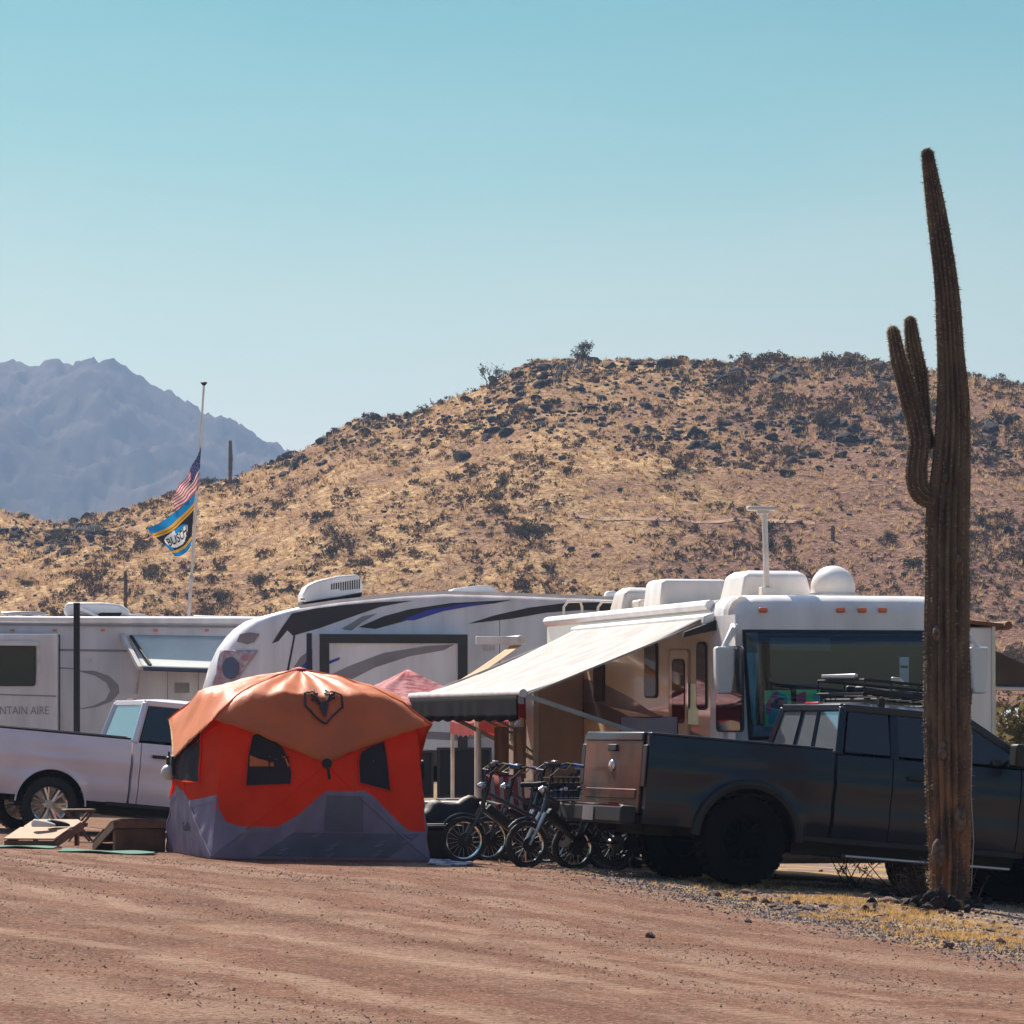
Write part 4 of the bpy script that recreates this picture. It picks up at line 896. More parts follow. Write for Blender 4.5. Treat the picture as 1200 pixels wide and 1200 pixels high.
# main awning
t1, t2 = hit(coach, 835, 722, 0, 0).y, hit(coach, 684, 735, 0, 0).y
AZ1, AZ0, AW = 3.0, 2.15, 2.06
aw = bpy.data.objects.new('awning', None); col.objects.link(aw); aw.parent = coach; aw.location = (0, 0, 0)
rows = []
for i in range(25):
    u = i / 24; row = []
    for j in range(25):
        v = j / 24; y = t1 + (t2 - t1) * v; sag_ = -.05 * math.sin(math.pi * u) * (1 + .3 * math.sin(v * 9)) - .012 * math.sin(v * 40) * u * math.sin(math.pi * u)
        row.append((-.06 - AW * u, y, AZ1 + (AZ0 - AZ1) * u + sag_))
    rows.append(row)
b = MB(); b.loft(rows, cap=False, closed=False); o = b.build('fabric', M_fab, aw, smooth=70); mo = o.modifiers.new('t', 'SOLIDIFY'); mo.thickness = .004
part('roller', M_white2, aw, lambda b: b.tube([(-.06 - AW - .03, t1 - .08, AZ0), (-.06 - AW - .03, t2 + .08, AZ0)], .045, 12))
rows = []
for i in range(6):
    rows.append([(-.06 - AW - .07 + .006 * math.sin(j * .9 + 2 * math.sin(j * .23)) * i / 5, t1 + .02 + (t2 - t1 - .04) * j / 60, AZ0 - .02 - .26 * i / 5 - (.03 * abs(math.sin(j * .55)) if i == 5 else 0)) for j in range(61)])
b = MB(); b.loft(rows, cap=False, closed=False); o = b.build('valance', mat('black_valance', (.006, .005, .008), .9, spec=.08), aw, smooth=60); mo = o.modifiers.new('t', 'SOLIDIFY'); mo.thickness = .004
M_armb = mat('awning_arm', (.42, .38, .37), .45, metal=.4)
for t, zb in ((t1 - .015, 1.70), (t2 + .02, 1.35)):
    part('arm', M_armb, aw, lambda b: (b.bar((-.06 - AW, t, AZ0 - .02), (-.05, t, zb - .25), .05, .05), b.bar((-.05, t, AZ1 - .05), (-.06 - AW, t, AZ0 - .03), .022, .022), b.bar((-.9, t, 1.68), (-.05, t, zb - .36), .025)))
part('housing', M_white, aw, lambda b: b.prism([(0, 3.04), (-.13, 3.0), (-.13, 2.90), (0, 2.86)], lambda x, z: (x - .003, t1 - .12, z), lambda x, z: (x - .003, t2 + .15, z)), bevel=.02)
part('end_cap', M_black, aw, lambda b: b.prism([(-.0, 2.95), (-.36, 2.82), (-.38, 2.76), (0, 2.84)], lambda x, z: (x - .003, t1 - .17, z), lambda x, z: (x - .003, t1 - .125, z)))
# small rear awning on the slide-out
ra_ = bpy.data.objects.new('slide_awning', None); col.objects.link(ra_); ra_.parent = coach
ya, yb = t0 + .6, CL - .7
rows = [[(-sw - .02 - 1.0 * u, ya + (yb - ya) * v, 2.80 - .62 * u - .03 * math.sin(math.pi * u)) for v in np.linspace(0, 1, 9)] for u in np.linspace(0, 1, 9)]
b = MB(); b.loft(rows, cap=False, closed=False); o = b.build('fabric', M_fabt, ra_, smooth=70); mo = o.modifiers.new('t', 'SOLIDIFY'); mo.thickness = .004
part('roller', M_white2, ra_, lambda b: (b.tube([(-sw - .05, ya - .1, 2.86), (-sw - .05, yb + .1, 2.86)], .06, 10), b.bx(-sw - .62, -sw, ya - .1, ya - .04, 2.80, 2.90)), bevel=.01)
part('arm', M_armb, ra_, lambda b: [b.bar((-sw - 1.02, y, 2.18), (-sw, y, 1.7), .03) for y in (ya, yb)])
# roof mouldings and equipment
part('roof_rail', M_white, coach, lambda b: b.tube([(.0, 1.0, RZ - .07), (.0, CL, RZ - .07)], .06, 8))
def onroof(px0, px1, y, zoff=0): 
    a = hit(coach, px0, 690, 1, y); c = hit(coach, px1, 690, 1, y); return a.x, c.x
def roofbox(name, px0, px1, ytop, y, ln, m=M_white, taper=.08, par=coach):
    x0, x1 = onroof(px0, px1, y); zt = hit(coach, px0, ytop, 1, y).z
    b = MB(); b.loft([[(x0 + e, y + e, z), (x1 - e, y + e, z), (x1 - e, y + ln - e, z), (x0 + e, y + ln - e, z)] for z, e in ((RZ - .02, 0), (RZ + .06, 0), (zt - .05, taper * .6), (zt, taper * 1.6))]); return b.build(name, m, par, bevel=.03)
roofbox('air_conditioner', 869, 952, 668, 1.9, .9); roofbox('roof_pod', 774, 857, 678, 4.6, .8, M_white, .04)
g_ = roofbox('air_conditioner', 729, 772, 688, 6.4, .6, M_white2); roofbox('vent', 855, 872, 680, 3.2, .4, M_glass, .03)
part('duct', M_white2, coach, lambda b: b.bx(.5, .62, 6.0, 7.0, RZ, RZ + .14), bevel=.03)
q = hit(coach, 976, 690, 1, 1.6)
dm = part('satellite_dome', M_white, coach, lambda b: b.lathe([(.27, RZ), (.275, RZ + .06)] + [(.25, RZ + .09)] + [(.25 * math.cos(R(a)), RZ + .15 + .25 * math.sin(R(a))) for a in range(0, 91, 9)], 32, (q.x, 1.6, 0)), smooth=50)
part('dome_base', M_alu, dm, lambda b: b.lathe([(.265, RZ + .062), (.265, RZ + .088)], 32, (q.x, 1.6, 0)))
q1 = hit(coach, 899, 690, 1, 1.2); q2 = hit(coach, 893, 597, 1, 1.2); 
an = part('antenna_mast', M_white2, coach, lambda b: (b.tube([(q1.x, 1.2, RZ), (q1.x - .03, 1.2, q2.z - .03)], [.035, .03], 10), b.box((q1.x, 1.2, RZ + .07), (.16, .12, .14))), bevel=.01)
part('antenna_head', M_white2, an, lambda b: (b.box((q1.x - .07, 1.2, q2.z + .01), (.32, .10, .045)), b.box((q1.x - .05, 1.2, q2.z - .03), (.13, .08, .05))), bevel=.012)
b = MB()
for x in (.35, .80): b.tube([(x - .12, CL + .08, RZ - .6), (x - .12, CL + .05, RZ + .12), (x - .08, CL - .02, RZ + .19), (x + .08, CL - .02, RZ + .19), (x + .12, CL + .05, RZ + .12), (x + .12, CL + .08, RZ - .6)], .018, 8)
for k in range(6): b.tube([(.23, CL + .06, .9 + k * .33), (.47, CL + .06, .9 + k * .33)], .012, 6)
b.build('ladder', M_white2, coach)
# driver-side slide-out visible to the right of the cactus
y_s = 2.4; xr = hit(coach, 1165, 800, 1, y_s).x; zt_ = hit(coach, 1150, 733, 1, y_s).z
s2 = part('slide_out', M_white, coach, lambda b: b.bx(CW - .02, xr, y_s, y_s + 3.4, .85, zt_ - .02), bevel=.02)
part('slide_trim', M_alu, s2, lambda b: b.bx(xr - .03, xr + .012, y_s - .012, y_s + .03, .84, zt_ - .01))
part('slide_topper', mat('rust_fabric', (.20, .09, .05), .8), s2, lambda b: (b.prism([(CW, zt_ + .14), (xr + .12, zt_ + .02), (xr + .12, zt_ - .02), (CW, zt_ + .10)], lambda x, z: (x, y_s - .05, z), lambda x, z: (x, y_s + 3.5, z)), b.tube([(xr + .14, y_s - .1, zt_), (xr + .14, y_s + 3.5, zt_)], .05, 8)))
for y in (1.3, CL - 1.9):
    for s, x in ((-1, .22), (1, CW - .22)):
        wheel(coach, 'wheel', (x, y, .42), .42, .26, s, .27, M_chrome, 8, 30).rotation_euler = (0, 0, R(90))
part('underbody', M_black, coach, lambda b: b.bx(.25, CW - .25, .6, CL - .2, .30, .46))
for x in (.05, CW - .5): part('mud_flap', M_black, coach, lambda b: b.bx(x, x + .45, CL - 1.2, CL - 1.18, .1, .5))

# ------------------------------------------------------------------ middle fifth-wheel trailer
mt = root('fifth_wheel_trailer', 'white travel trailer with rounded nose and blue and black swooshes, behind the orange tent', 'trailer', W(250, 955, 66.0), (0, 0, R(9)))
M_tr = mat('trailer_white', (0.76, 0.74, 0.78), .4, coat=.3, var=.09, scale=1.4, stretch=(2.5, 2.5, .45), detail=8); M_tblue = mat('blue_vinyl', (.03, .05, .42), .4); M_tgrey = mat('grey_vinyl', (.27, .25, .27), .45, var=.1); M_tblk = mat('black_vinyl', (.025, .025, .035), .45)
def mtp(px, py): q = hit(mt, px, py, 1, 0); return q.x, q.z
# outline of the near side from the photograph
topl = [(246, 806), (249, 795), (255, 778), (266, 757), (283, 737), (305, 723), (330, 716), (360, 709), (395, 704), (430, 700), (470, 696), (520, 694), (600, 696), (700, 700), (730, 702), (800, 706)]
TP = [mtp(*p) for p in topl]; L_tr = 11.5; zbot = .75
TP.append((L_tr, TP[-1][1])); sidez = lambda x: np.interp(x, [p[0] for p in TP], [p[1] for p in TP])
TW = 2.45; st = [TP[0][0] + .001, .06, .12, .2, .35, .5, .7, .9, 1.15, 1.5, 1.9, 2.4, 3.0, 3.8, 4.6, 5.6, 6.6, 8.0, 9.5, L_tr]
rings = []
for x in st:
    z1 = float(sidez(x)); e = 0.75 * max(0, 1 - (x / 1.3)) ** 2.2
    zl = 1.25 if x < 2.3 else zbot
    zl = min(zl, z1 - .3); r = min(.13 + e * .3, (z1 - zl) * .45); pts = []
    for cy, cz, a0 in ((TW - e - r, z1 - r, 0), (e + r, z1 - r, 90), (e + r, zl + r * .5, 180), (TW - e - r, zl + r * .5, 270)):
        for k in range(5): a = R(a0 + 22.5 * k); pts.append((x, cy + r * math.cos(a), cz + (r if a0 < 180 else r * .5) * math.sin(a)))
    rings.append(pts)
b = MB(); b.loft(rings); b.build('body', M_tr, mt, smooth=50)
def tre(x): return 0.75 * max(0, 1 - (x / 1.3)) ** 2.2
def tpoly(name, pts, m, off=.006, parent=mt, root_=None):
    P_ = [mtp(*p) for p in pts]; b = MB(); b.prism(P_, lambda x, z: (x, tre(x) - off, z), lambda x, z: (x, tre(x) + .002, z)); return b.build(name, m, parent, smooth=0)
tpoly('swoosh', [(319, 754), (330, 736), (342, 719), (370, 713), (403, 709), (440, 706), (483, 704), (446, 711), (403, 726), (375, 736), (350, 743)], M_tblk)
tpoly('swoosh', [(420, 735), (450, 722), (480, 714), (530, 706.5), (600, 703), (580, 707), (520, 714), (470, 729), (440, 737)], M_tblk, .007)
tpoly('swoosh', [(470, 727), (500, 715), (540, 708), (575, 705.5), (560, 709), (520, 716), (485, 727)], M_tblue, .011)
tpoly('swoosh', [(548, 731), (580, 721), (620, 712), (660, 707), (725, 705), (725, 716), (680, 715), (640, 718), (600, 725)], M_tblk, .007)
tpoly('swoosh', [(400, 737), (425, 722), (442, 719), (425, 729), (412, 739)], M_tgrey, .005)
tpoly('swoosh', [(343, 784), (352, 770), (366, 760), (366, 786)], M_tgrey, .005)
tpoly('swoosh', [(347, 788), (358, 776), (366, 772), (366, 790)], M_tblue, .009)
tpoly('roof_trim', [(352, 713), (400, 706), (470, 699), (520, 696.5), (600, 698.5), (740, 704), (740, 700), (600, 694.5), (520, 692.5), (470, 695), (400, 702), (345, 710)], M_white, .03)
tpoly('seam', [(336, 786), (344, 745), (346, 745), (338.5, 786)], M_tblk, .009)
# slide-out with black frame
x0, z0 = mtp(364, 742); x1, z1 = mtp(547, 745); SO = .45
xq = lambda px: (hit(mt, px, 760, 1, -SO).x); zq_ = lambda px, py: hit(mt, px, py, 1, -SO).z
sx0, sx1, sz1 = xq(375), xq(547), zq_(460, 744)
so_t = part('slide_out', M_tr, mt, lambda b: b.bx(sx0, sx1, -SO, .05, 1.0, sz1), bevel=.01)
part('slide_frame', M_tblk, so_t, lambda b: (b.bx(sx0 - .01, sx1 + .01, -SO - .03, -SO - .002, sz1 - .13, sz1 + .01), b.bx(sx0 - .01, sx0 + .14, -SO - .03, -SO - .002, 1.0, sz1 - .132), b.bx(sx1 - .14, sx1 + .01, -SO - .03, -SO - .002, 1.0, sz1 - .132), b.bx(sx0 - .16, sx0 - .08, -.03, -.004, 1.0, sz1 + .03)))
def spoly(name, pts, m, off=.006):
    P_ = [(hit(mt, *p, 1, -SO).x, hit(mt, *p, 1, -SO).z) for p in pts]; b = MB(); b.prism(P_, lambda x, z: (x, -SO - off, z), lambda x, z: (x, -SO + .002, z)); b.build(name, m, so_t, smooth=0)
spoly('swoosh', [(384, 792), (410, 780), (450, 765), (500, 757), (533, 755), (520, 762), (480, 769), (440, 782), (410, 797), (395, 803)], M_tgrey)
spoly('swoosh', [(384, 775), (398, 770), (398, 773), (384, 779)], M_tblue, .008)
spoly('swoosh', [(500, 857), (560, 860), (585, 852), (585, 862), (540, 868), (500, 866)], M_tgrey)
def frame_window(px0, px1, py0, py1, parent, off=SO):
    a = hit(mt, px0, py1, 1, -off); c = hit(mt, px1, py0, 1, -off)
    f = part('window', M_tblk, parent, lambda b: (b.bx(a.x, c.x, -off - .03, -off - .002, c.z - .045, c.z), b.bx(a.x, c.x, -off - .03, -off - .002, a.z, a.z + .045), b.bx(a.x, a.x + .045, -off - .03, -off - .002, a.z + .046, c.z - .046), b.bx(c.x - .045, c.x, -off - .03, -off - .002, a.z + .046, c.z - .046)), bevel=.008)
    part('pane', M_black, f, lambda b: b.bx(a.x + .04, c.x - .04, -off - .012, -off - .003, a.z + .04, c.z - .04))
frame_window(484, 508, 880, 935, so_t); frame_window(512, 576, 876, 935, mt, .004 if False else SO)
for px in (585, 660): tpoly('panel_seam', [(px, 724), (px + .9, 724), (px + .9, 860), (px, 860)], M_tgrey, .004)
tpoly('vent_cover', rpoly(566, 580, 752, 762, 1), M_white2, .02); tpoly('marker_light', [(352, 701.5), (357, 701), (357, 703), (352, 703.5)], M_amber, .05)
tpoly('hatch', rpoly(585, 618, 800, 850, 2), M_white2, .012); tpoly('belt_line', [(556, 792), (740, 796), (740, 797.5), (556, 793.5)], M_tgrey, .006)
# roof units
def troof(name, pts, y0, y1, m, par=mt):
    P_ = [(hit(mt, *p, 1, y0).x, hit(mt, *p, 1, y0).z) for p in pts]; b = MB(); b.prism(P_, lambda x, z: (x, y0, z), lambda x, z: (x, y1, z)); return b.build(name, m, par, bevel=.03)
ac = troof('air_conditioner', [(356, 706), (355, 697), (360, 687), (370, 681), (395, 675), (419, 673), (424, 680), (425, 694), (400, 699)], .7, 1.5, M_white)
for k in range(13):
    px = 388 + k * 2.7; y0_ = 684 - (px - 388) * .16; y1_ = 691 + (k > 3) * 2 - (px - 388) * .10
    P_ = [hit(mt, px + dx, yy, 1, .7) for dx, yy in ((0, y0_), (1.4, y0_), (1.4, y1_), (0, y1_))]
    part('slot', M_black, ac, lambda b: b.prism([(q.x, q.z) for q in P_], lambda x, z: (x, .694, z), lambda x, z: (x, .71, z)), smooth=0)
troof('air_conditioner_base', [(354, 708), (356, 703), (424, 692), (425, 699)], .72, 1.48, M_black)
troof('roof_vent', [(527, 695), (531, 690), (560, 686), (575, 686), (584, 693), (584, 696)], .8, 1.3, M_white)
troof('roof_pod', [(709, 701), (711, 693), (722, 692), (724, 700)], .8, 1.0, M_white)
# nose lamp panel and printed cover
b = MB()
def nose_pt(px, py, off=0.0):
    y_ = .1
    for _ in range(12): q = hit(mt, px, py, 1, y_); y_ = y_ * .4 + .6 * tre(q.x)
    return (q.x, y_ - off, q.z)
M_cover = mat('printed_cover', (.50, .50, .56), .7, c2=(.42, .16, .18), scale=9, bump=.2)
def npoly(name, pts, m, off): 
    b = MB(); n = len(pts); V = [nose_pt(a, c, off) for a, c in pts]; V2 = [nose_pt(a, c, off - .02) for a, c in pts]; b.add(V + V2, [tuple(range(n)), tuple(range(2 * n - 1, n - 1, -1))] + [(i, (i + 1) % n, n + (i + 1) % n, n + i) for i in range(n)]); return b.build(name, m, mt, smooth=0)
npoly('nose_lamp', [(277, 752), (281, 743), (292, 741), (304, 743), (298, 752), (290, 755)], M_tgrey, .02)
cv = MB(); rows = []
for j in range(11):
    py = 762 + j * 4.6; rows.append([nose_pt(258 - j * 1.0 + i * (44 - j * 2.2) / 10, py, .02 + .01 * math.sin(i * 1.3 + j)) for i in range(11)])
cv.loft(rows, cap=False, closed=False); o = cv.build('nose_cover', M_cover, mt, smooth=60); mo = o.modifiers.new('t', 'SOLIDIFY'); mo.thickness = .01
V = []; 
b = MB(); ov = [nose_pt(270 + 10 * math.cos(a), 783 + 13 * math.sin(a), .045) for a in np.linspace(0, 6.28, 20, endpoint=False)]; b.add(ov, [tuple(range(20))]); o = b.build('emblem', mat('navy_print', (.10, .13, .22), .6), mt, smooth=0); mo = o.modifiers.new('t', 'SOLIDIFY'); mo.thickness = .006
for x in (6.6, 7.5): 
    for s, y in ((-1, .16), (1, TW - .16)): wheel(mt, 'wheel', (x, y, .38), .38, .22, s, .22, M_alu, 6, 26)
for y in (.3, TW - .4): part('landing_leg', M_alu, mt, lambda b: b.bx(2.3, 2.4, y, y + .1, -.05, 1.3))
part('pin_box', M_black, mt, lambda b: b.bx(.9, 1.9, TW / 2 - .2, TW / 2 + .2, .95, 1.3), bevel=.03)
for y in (.4, TW - .5): part('frame_rail', M_black, mt, lambda b: b.bx(2.4, L_tr - .1, y, y + .08, .5, .76))

# ------------------------------------------------------------------ left trailer
lt = root('travel_trailer', 'long white trailer with lettering and swung-up awning at the left edge', 'trailer', W(-160, 960, 72.0), (0, 0, R(1.5)))
M_lt = mat('pale_trailer', (0.72, 0.67, 0.68), .4, coat=.3, var=.09, scale=1.4, stretch=(2.5, 2.5, .45), detail=8); M_ltd = mat('grey_trailer_panel', (0.64, 0.60, 0.62), .4, coat=.3, var=.09, scale=1.4, stretch=(2.5, 2.5, .45), detail=8)
def lp(px, py, y=0): q = hit(lt, px, py, 1, y); return q.x, q.z
zt = lp(150, 722)[1]; LL = 10.5
b = MB(); rings = []
for x in (0.0, .1, 1, 4, LL - .1, LL):
    e = .08 if x in (0.0, LL) else 0; pts = []; r = .16
    for cy, cz, a0 in ((TW - e - r, zt - e - r, 0), (e + r, zt - e - r, 90)):
        for k in range(6): a = R(a0 + 18 * k); pts.append((x, cy + r * math.cos(a), cz + r * math.sin(a)))
    pts += [(x, e, .6), (x, TW - e, .6)]; rings.append(pts)
b.loft(rings); b.build('body', M_ltd, lt, smooth=40)
def lpoly(name, pts, m, off=.006, parent=lt, y=0):
    P_ = [lp(a, c, y) for a, c in pts]; b = MB(); b.prism(P_, lambda x, z: (x, y - off, z), lambda x, z: (x, y + .003, z)); return b.build(name, m, parent, smooth=0)
LS = .35; x1 = lp(67, 800, -LS)[0]; z1 = lp(30, 743, -LS)[1]
sl2 = part('slide_out', M_lt, lt, lambda b: b.bx(.3, x1, -LS, .05, .95, z1), bevel=.015)
part('slide_seal', M_seal, sl2, lambda b: b.bx(x1 + .001, x1 + .02, -.02, -.003, .95, z1))
lpoly('trim_line', [(0, 759.5), (290, 763), (290, 766), (0, 762)], M_tgrey, .007)
lpoly('roof_trim', [(-150, 722), (290, 725.5), (290, 731), (-150, 727)], M_white, .04)
lpoly('gutter', [(-150, 729), (290, 733.5), (290, 736), (-150, 731.5)], M_tgrey, .03)
f = lpoly('window', rpoly(-40, 42, 756, 804, 5), M_seal, .02, sl2, -LS); lpoly('pane', rpoly(-39, 40.5, 757.5, 802.5, 5), M_glassb, .026, f, -LS)
lpoly('window_hood', [(-40, 751), (46, 752), (46, 757), (-40, 756)], M_lt, .12, sl2, -LS)
lpoly('awning_arm', [(43, 753), (47, 753), (48, 790), (44, 790)], M_white2, .05, sl2, -LS)
sw_ = [(90, 786), (110, 786), (128, 792), (139, 803), (140, 812), (131, 822), (112, 829), (85, 832), (110, 827), (124, 820), (129, 810), (125, 800), (112, 792)]
lpoly('swoosh', sw_, M_tgrey, .006)
lpoly('swoosh', [(56, 781), (90, 783), (90, 784.5), (56, 783)], M_tgrey, .006)
TV, TF = text_polys('MOUNTAIN AIRE', 1.0); w_ = max(v[0] for v in TV) - min(v[0] for v in TV); xr_ = lp(57, 833, -LS)[0]; hgt = .155; sc_ = (lp(57, 833, -LS)[0] - lp(-25, 833, -LS)[0]) / w_
b = MB(); zc = lp(20, 833, -LS)[1]; cx_ = xr_ - w_ * sc_ / 2
b.add([(cx_ + v[0] * sc_, -LS - .008, zc + v[1] * sc_ * 1.25) for v in TV], TF); b.build('lettering', M_tgrey, sl2, smooth=0)
for i, pts in enumerate(([(76, 722), (74, 715), (78, 706), (120, 706), (140, 708), (149, 714), (152, 722)],)):
    P_ = [lp(a, c, .8) for a, c in pts]; ac2 = part('air_conditioner', M_white, lt, lambda b: b.prism(P_, lambda x, z: (x, .8, z), lambda x, z: (x, 1.5, z)), bevel=.05)
    P_ = [lp(a, c, .8) for a, c in ((112, 722), (118, 718), (143, 718), (140, 723))]; part('intake', M_black, ac2, lambda b: b.prism(P_, lambda x, z: (x, .79, z), lambda x, z: (x, .81, z)))
for pts, m_ in (([(136, 724), (146, 720), (165, 719), (182, 724)], M_white), ([(226, 726), (226, 721), (284, 722), (286, 727)], M_white), ([(0, 720), (1, 717), (45, 716), (55, 720)], M_alu)):
    P_ = [lp(a, c, .9) for a, c in pts]; part('roof_vent', m_, lt, lambda b: b.prism(P_, lambda x, z: (x, .9, z), lambda x, z: (x, 1.4, z)), bevel=.02)
P_ = [lp(a, c, .5) for a, c in ((88, 713), (92, 710), (116, 722), (114, 724))]; part('vent_lid', M_white, lt, lambda b: b.prism(P_, lambda x, z: (x, .5, z), lambda x, z: (x, .9, z)))
la = bpy.data.objects.new('awning', None); col.objects.link(la); la.parent = lt
q0 = Vector(hit(lt, 152, 744, 1, -.03)); q1 = Vector(hit(lt, 292, 746, 1, -.03)); AWO = .95
r0 = Vector(hit(lt, 168, 783, 1, -AWO)); r1 = Vector(hit(lt, 292, 787, 1, -AWO))
rows = [[q0.lerp(r0, u).lerp(q1.lerp(r1, u), v) + Vector((0, 0, -.04 * math.sin(math.pi * u))) for v in np.linspace(0, 1, 13)] for u in np.linspace(0, 1, 9)]
b = MB(); b.loft(rows, cap=False, closed=False); o = b.build('fabric', mat('mint_white_awning', (.72, .76, .70), .7, var=.04, trans=.15), la, smooth=70); mo = o.modifiers.new('t', 'SOLIDIFY'); mo.thickness = .004
part('roller', mat('navy_tube', (.05, .07, .12), .5), la, lambda b: b.tube([r0, r1], .045, 10)); part('arm', M_white2, la, lambda b: (b.bar(q0 + Vector((-.13, 0, 0)), r0 + Vector((-.06, 0, 0)), .07, .07), b.bar(r0 + Vector((-.06, 0, 0)), Vector(hit(lt, 160, 812, 1, -.02)), .04)))
part('arm', M_black, la, lambda b: b.bar(q0 + Vector((.02, -.02, -.02)), r0 + Vector((.12, .02, .05)), .04))
for px in (196, 232, 268): lpoly('panel_seam', [(px, 768), (px + .9, 768), (px + .9, 905), (px, 905)], M_tgrey, .004)
for px in (12, 62, 118, 180, 240): lpoly('marker_light', [(px, 737.5), (px + 5, 737.5), (px + 5, 740), (px, 740)], M_amber, .02)
lpoly('vent_grille', rpoly(205, 222, 800, 812, 1), M_tgrey, .012); lpoly('outlet_cover', rpoly(104, 109, 771, 776, 1), M_white2, .02)
lpoly('slide_stripe', [(-40, 812), (66, 815), (66, 816.5), (-40, 813.5)], M_tgrey, .006, sl2, -LS)
for x in (5.0, 5.9):
    for s, y in ((-1, .16), (1, TW - .16)): wheel(lt, 'wheel', (x, y, .38), .38, .22, s, .22, M_alu, 6, 26)
for x in (1.0, LL - .8):
    for y in (.3, TW - .4): part('stabiliser_leg', M_black, lt, lambda b: b.bx(x, x + .1, y, y + .1, -.05, .7))
p = W(90, 900, 63.5); gzv = gzf(p.x, p.y); tp = W(92, 708, 63.5)
b = MB(); b.bx(-.045, .045, -.045, .045, 0, tp.z - gzv); b.box((0, 0, .03), (.3, .3, .05)); b.box((0, 0, tp.z - gzv + .01), (.10, .10, .02)); o = b.build('black_post', M_black, None, bevel=.006); o.location = (p.x, p.y, gzv); tag(o, 'tall black square post standing before the left trailer', 'post')

# ------------------------------------------------------------------ flagpole and flags
DF = 78.0; fb = W(221, 726, DF); ft = W(239, 452, DF); gzz = gzf(fb.x, DF); base = Vector((fb.x - (ft.x - fb.x) / (ft.z - fb.z) * (fb.z - gzz), DF, gzz))
fp = root('flagpole', 'leaning pale telescopic flagpole rising behind the left trailer', 'flagpole', base)
tpv = ft - base; m1 = tpv * .55; m2 = tpv * .8
part('pole', M_white2, fp, lambda b: (b.tube([(0, 0, 0), m1], .034, 10), b.tube([m1, m2], .027, 10), b.tube([m2, tpv], .02, 10)))
part('finial', M_black, fp, lambda b: b.lathe([(.02, 0), (.055, .04), (.065, .06), (.03, .07), (.001, .085)], 14, tpv))
part('collar', M_alu, fp, lambda b: (b.lathe([(.04, -.04), (.042, 0), (.03, .03)], 12, m1), b.lathe([(.032, -.04), (.034, 0), (.022, .03)], 12, m2)))
def flag(name, label, corners, nu, nv, colour, mats, folds, extra=None):
    """corners: top-hoist, bottom-hoist, top-fly, bottom-fly as pixels"""
    c = [W(*q, DF) for q in corners]; o_ = c[0]; rt = root(name, label, 'flag', o_)
    def S(u, v):
        p = c[0].lerp(c[1], v).lerp(c[2].lerp(c[3], v), u) - o_
        a, ph = folds; wv = math.sin(ph * (u * 1.0 + v * .55) * 6.28) * a * min(1, u * 3); p = p + Vector((wv * .25, wv - .05, wv * .12 - .10 * math.sin(math.pi * u) * (1 - .3 * v))); return p
    b = MB(); V = [S(i / nu, j / nv) for j in range(nv + 1) for i in range(nu + 1)]
    for j in range(nv):
        for i in range(nu): b.add([], []) ; b.f.append((j * (nu + 1) + i, j * (nu + 1) + i + 1, (j + 1) * (nu + 1) + i + 1, (j + 1) * (nu + 1) + i)); b.m.append(colour((i + .5) / nu, (j + .5) / nv))
    b.v = [tuple(q) for q in V]; b.build('cloth', mats, rt, smooth=80); return rt, S
fm = [mat('flag_red', (.50, .05, .06), .8, trans=.35), mat('flag_white', (.68, .66, .66), .8, trans=.35), mat('flag_navy', (.05, .06, .17), .8, trans=.25)]
def uscol(u, v):
    if u < .42 and v < 7 / 13: return 2
    return 0 if int(v * 13) % 2 == 0 else 1
# the hoist runs down the pole; the cloth hangs limply to the left
us, S = flag('national_flag', 'red white and blue striped flag with stars hanging limp at half height', [(236, 523), (233, 572), (206, 574), (202, 599)], 40, 39, uscol, fm, (.06, 2.2))
# canton re-laid as in the photo: stars as small raised marks
b = MB()
for i in range(6):
    for j in range(5):
        u = .04 + i * .066 + (.0 if j % 2 else .02); v = .05 + j * .105; p = S(u, v); e = .018; q = S(u + .03, v) - p; q.normalize(); w = S(u, v + .03) - p; w.normalize(); n = q.cross(w).normalized()
        pts = []
        for k in range(10): a = 2 * math.pi * k / 10; rr_ = e if k % 2 == 0 else e * .45; pts.append(p + q * rr_ * math.cos(a) * .8 + w * rr_ * math.sin(a) + n * .006)
        b.add(pts, [tuple(range(10))]); b.add([p_ - n * .012 for p_ in pts], [tuple(range(10))])
b.build('stars', fm[1], us, smooth=0)
bm_ = [mat('banner_navy', (.02, .03, .05), .8), mat('banner_blue', (.01, .22, .50), .8, trans=.3), mat('banner_gold', (.60, .32, .04), .8, trans=.3), mat('banner_white', (.72, .74, .76), .8, trans=.3), mat('banner_black', (.02, .02, .03), .8)]
def bcol(u, v):
    if v < .20 or v > .88: return 1
    if v < .26 or .82 < v <= .88: return 2
    if .29 < v < .33: return 2
    du, dv = (u - .52) / .36, (v - .56) / .21
    if du * du + dv * dv < 1: return 3 if not (dv < -.45 and du < 0.1 and dv + du < -.5) else 1
    if .76 < u and .40 < v < .80: return 1 if v > .6 else 0
    return 0
bn, S = flag('beer_banner', 'dark blue banner with gold stripes and white oval lettering below the national flag', [(229, 576), (224, 640), (173, 619), (205, 652)], 60, 60, bcol, bm_, (.05, 1.6))
TV, TF = text_polys('BUSCH', 1.0, .02); x0 = min(v[0] for v in TV); x1 = max(v[0] for v in TV); y0 = min(v[1] for v in TV); y1 = max(v[1] for v in TV)
b = MB()
for sgn in (1,):
    VV = []
    for v in TV:
        u = .84 - .62 * (v[0] - x0) / (x1 - x0); u = 1 - (.19 + .62 * (v[0] - x0) / (x1 - x0)); vv = .68 - .22 * (v[1] - y0) / (y1 - y0) ; p = S(u, vv); n = (S(u + .02, vv) - p).cross(S(u, vv + .02) - p).normalized()
        if n.y > 0: n = -n
        VV.append(p + n * .012)
    b.add(VV, TF)
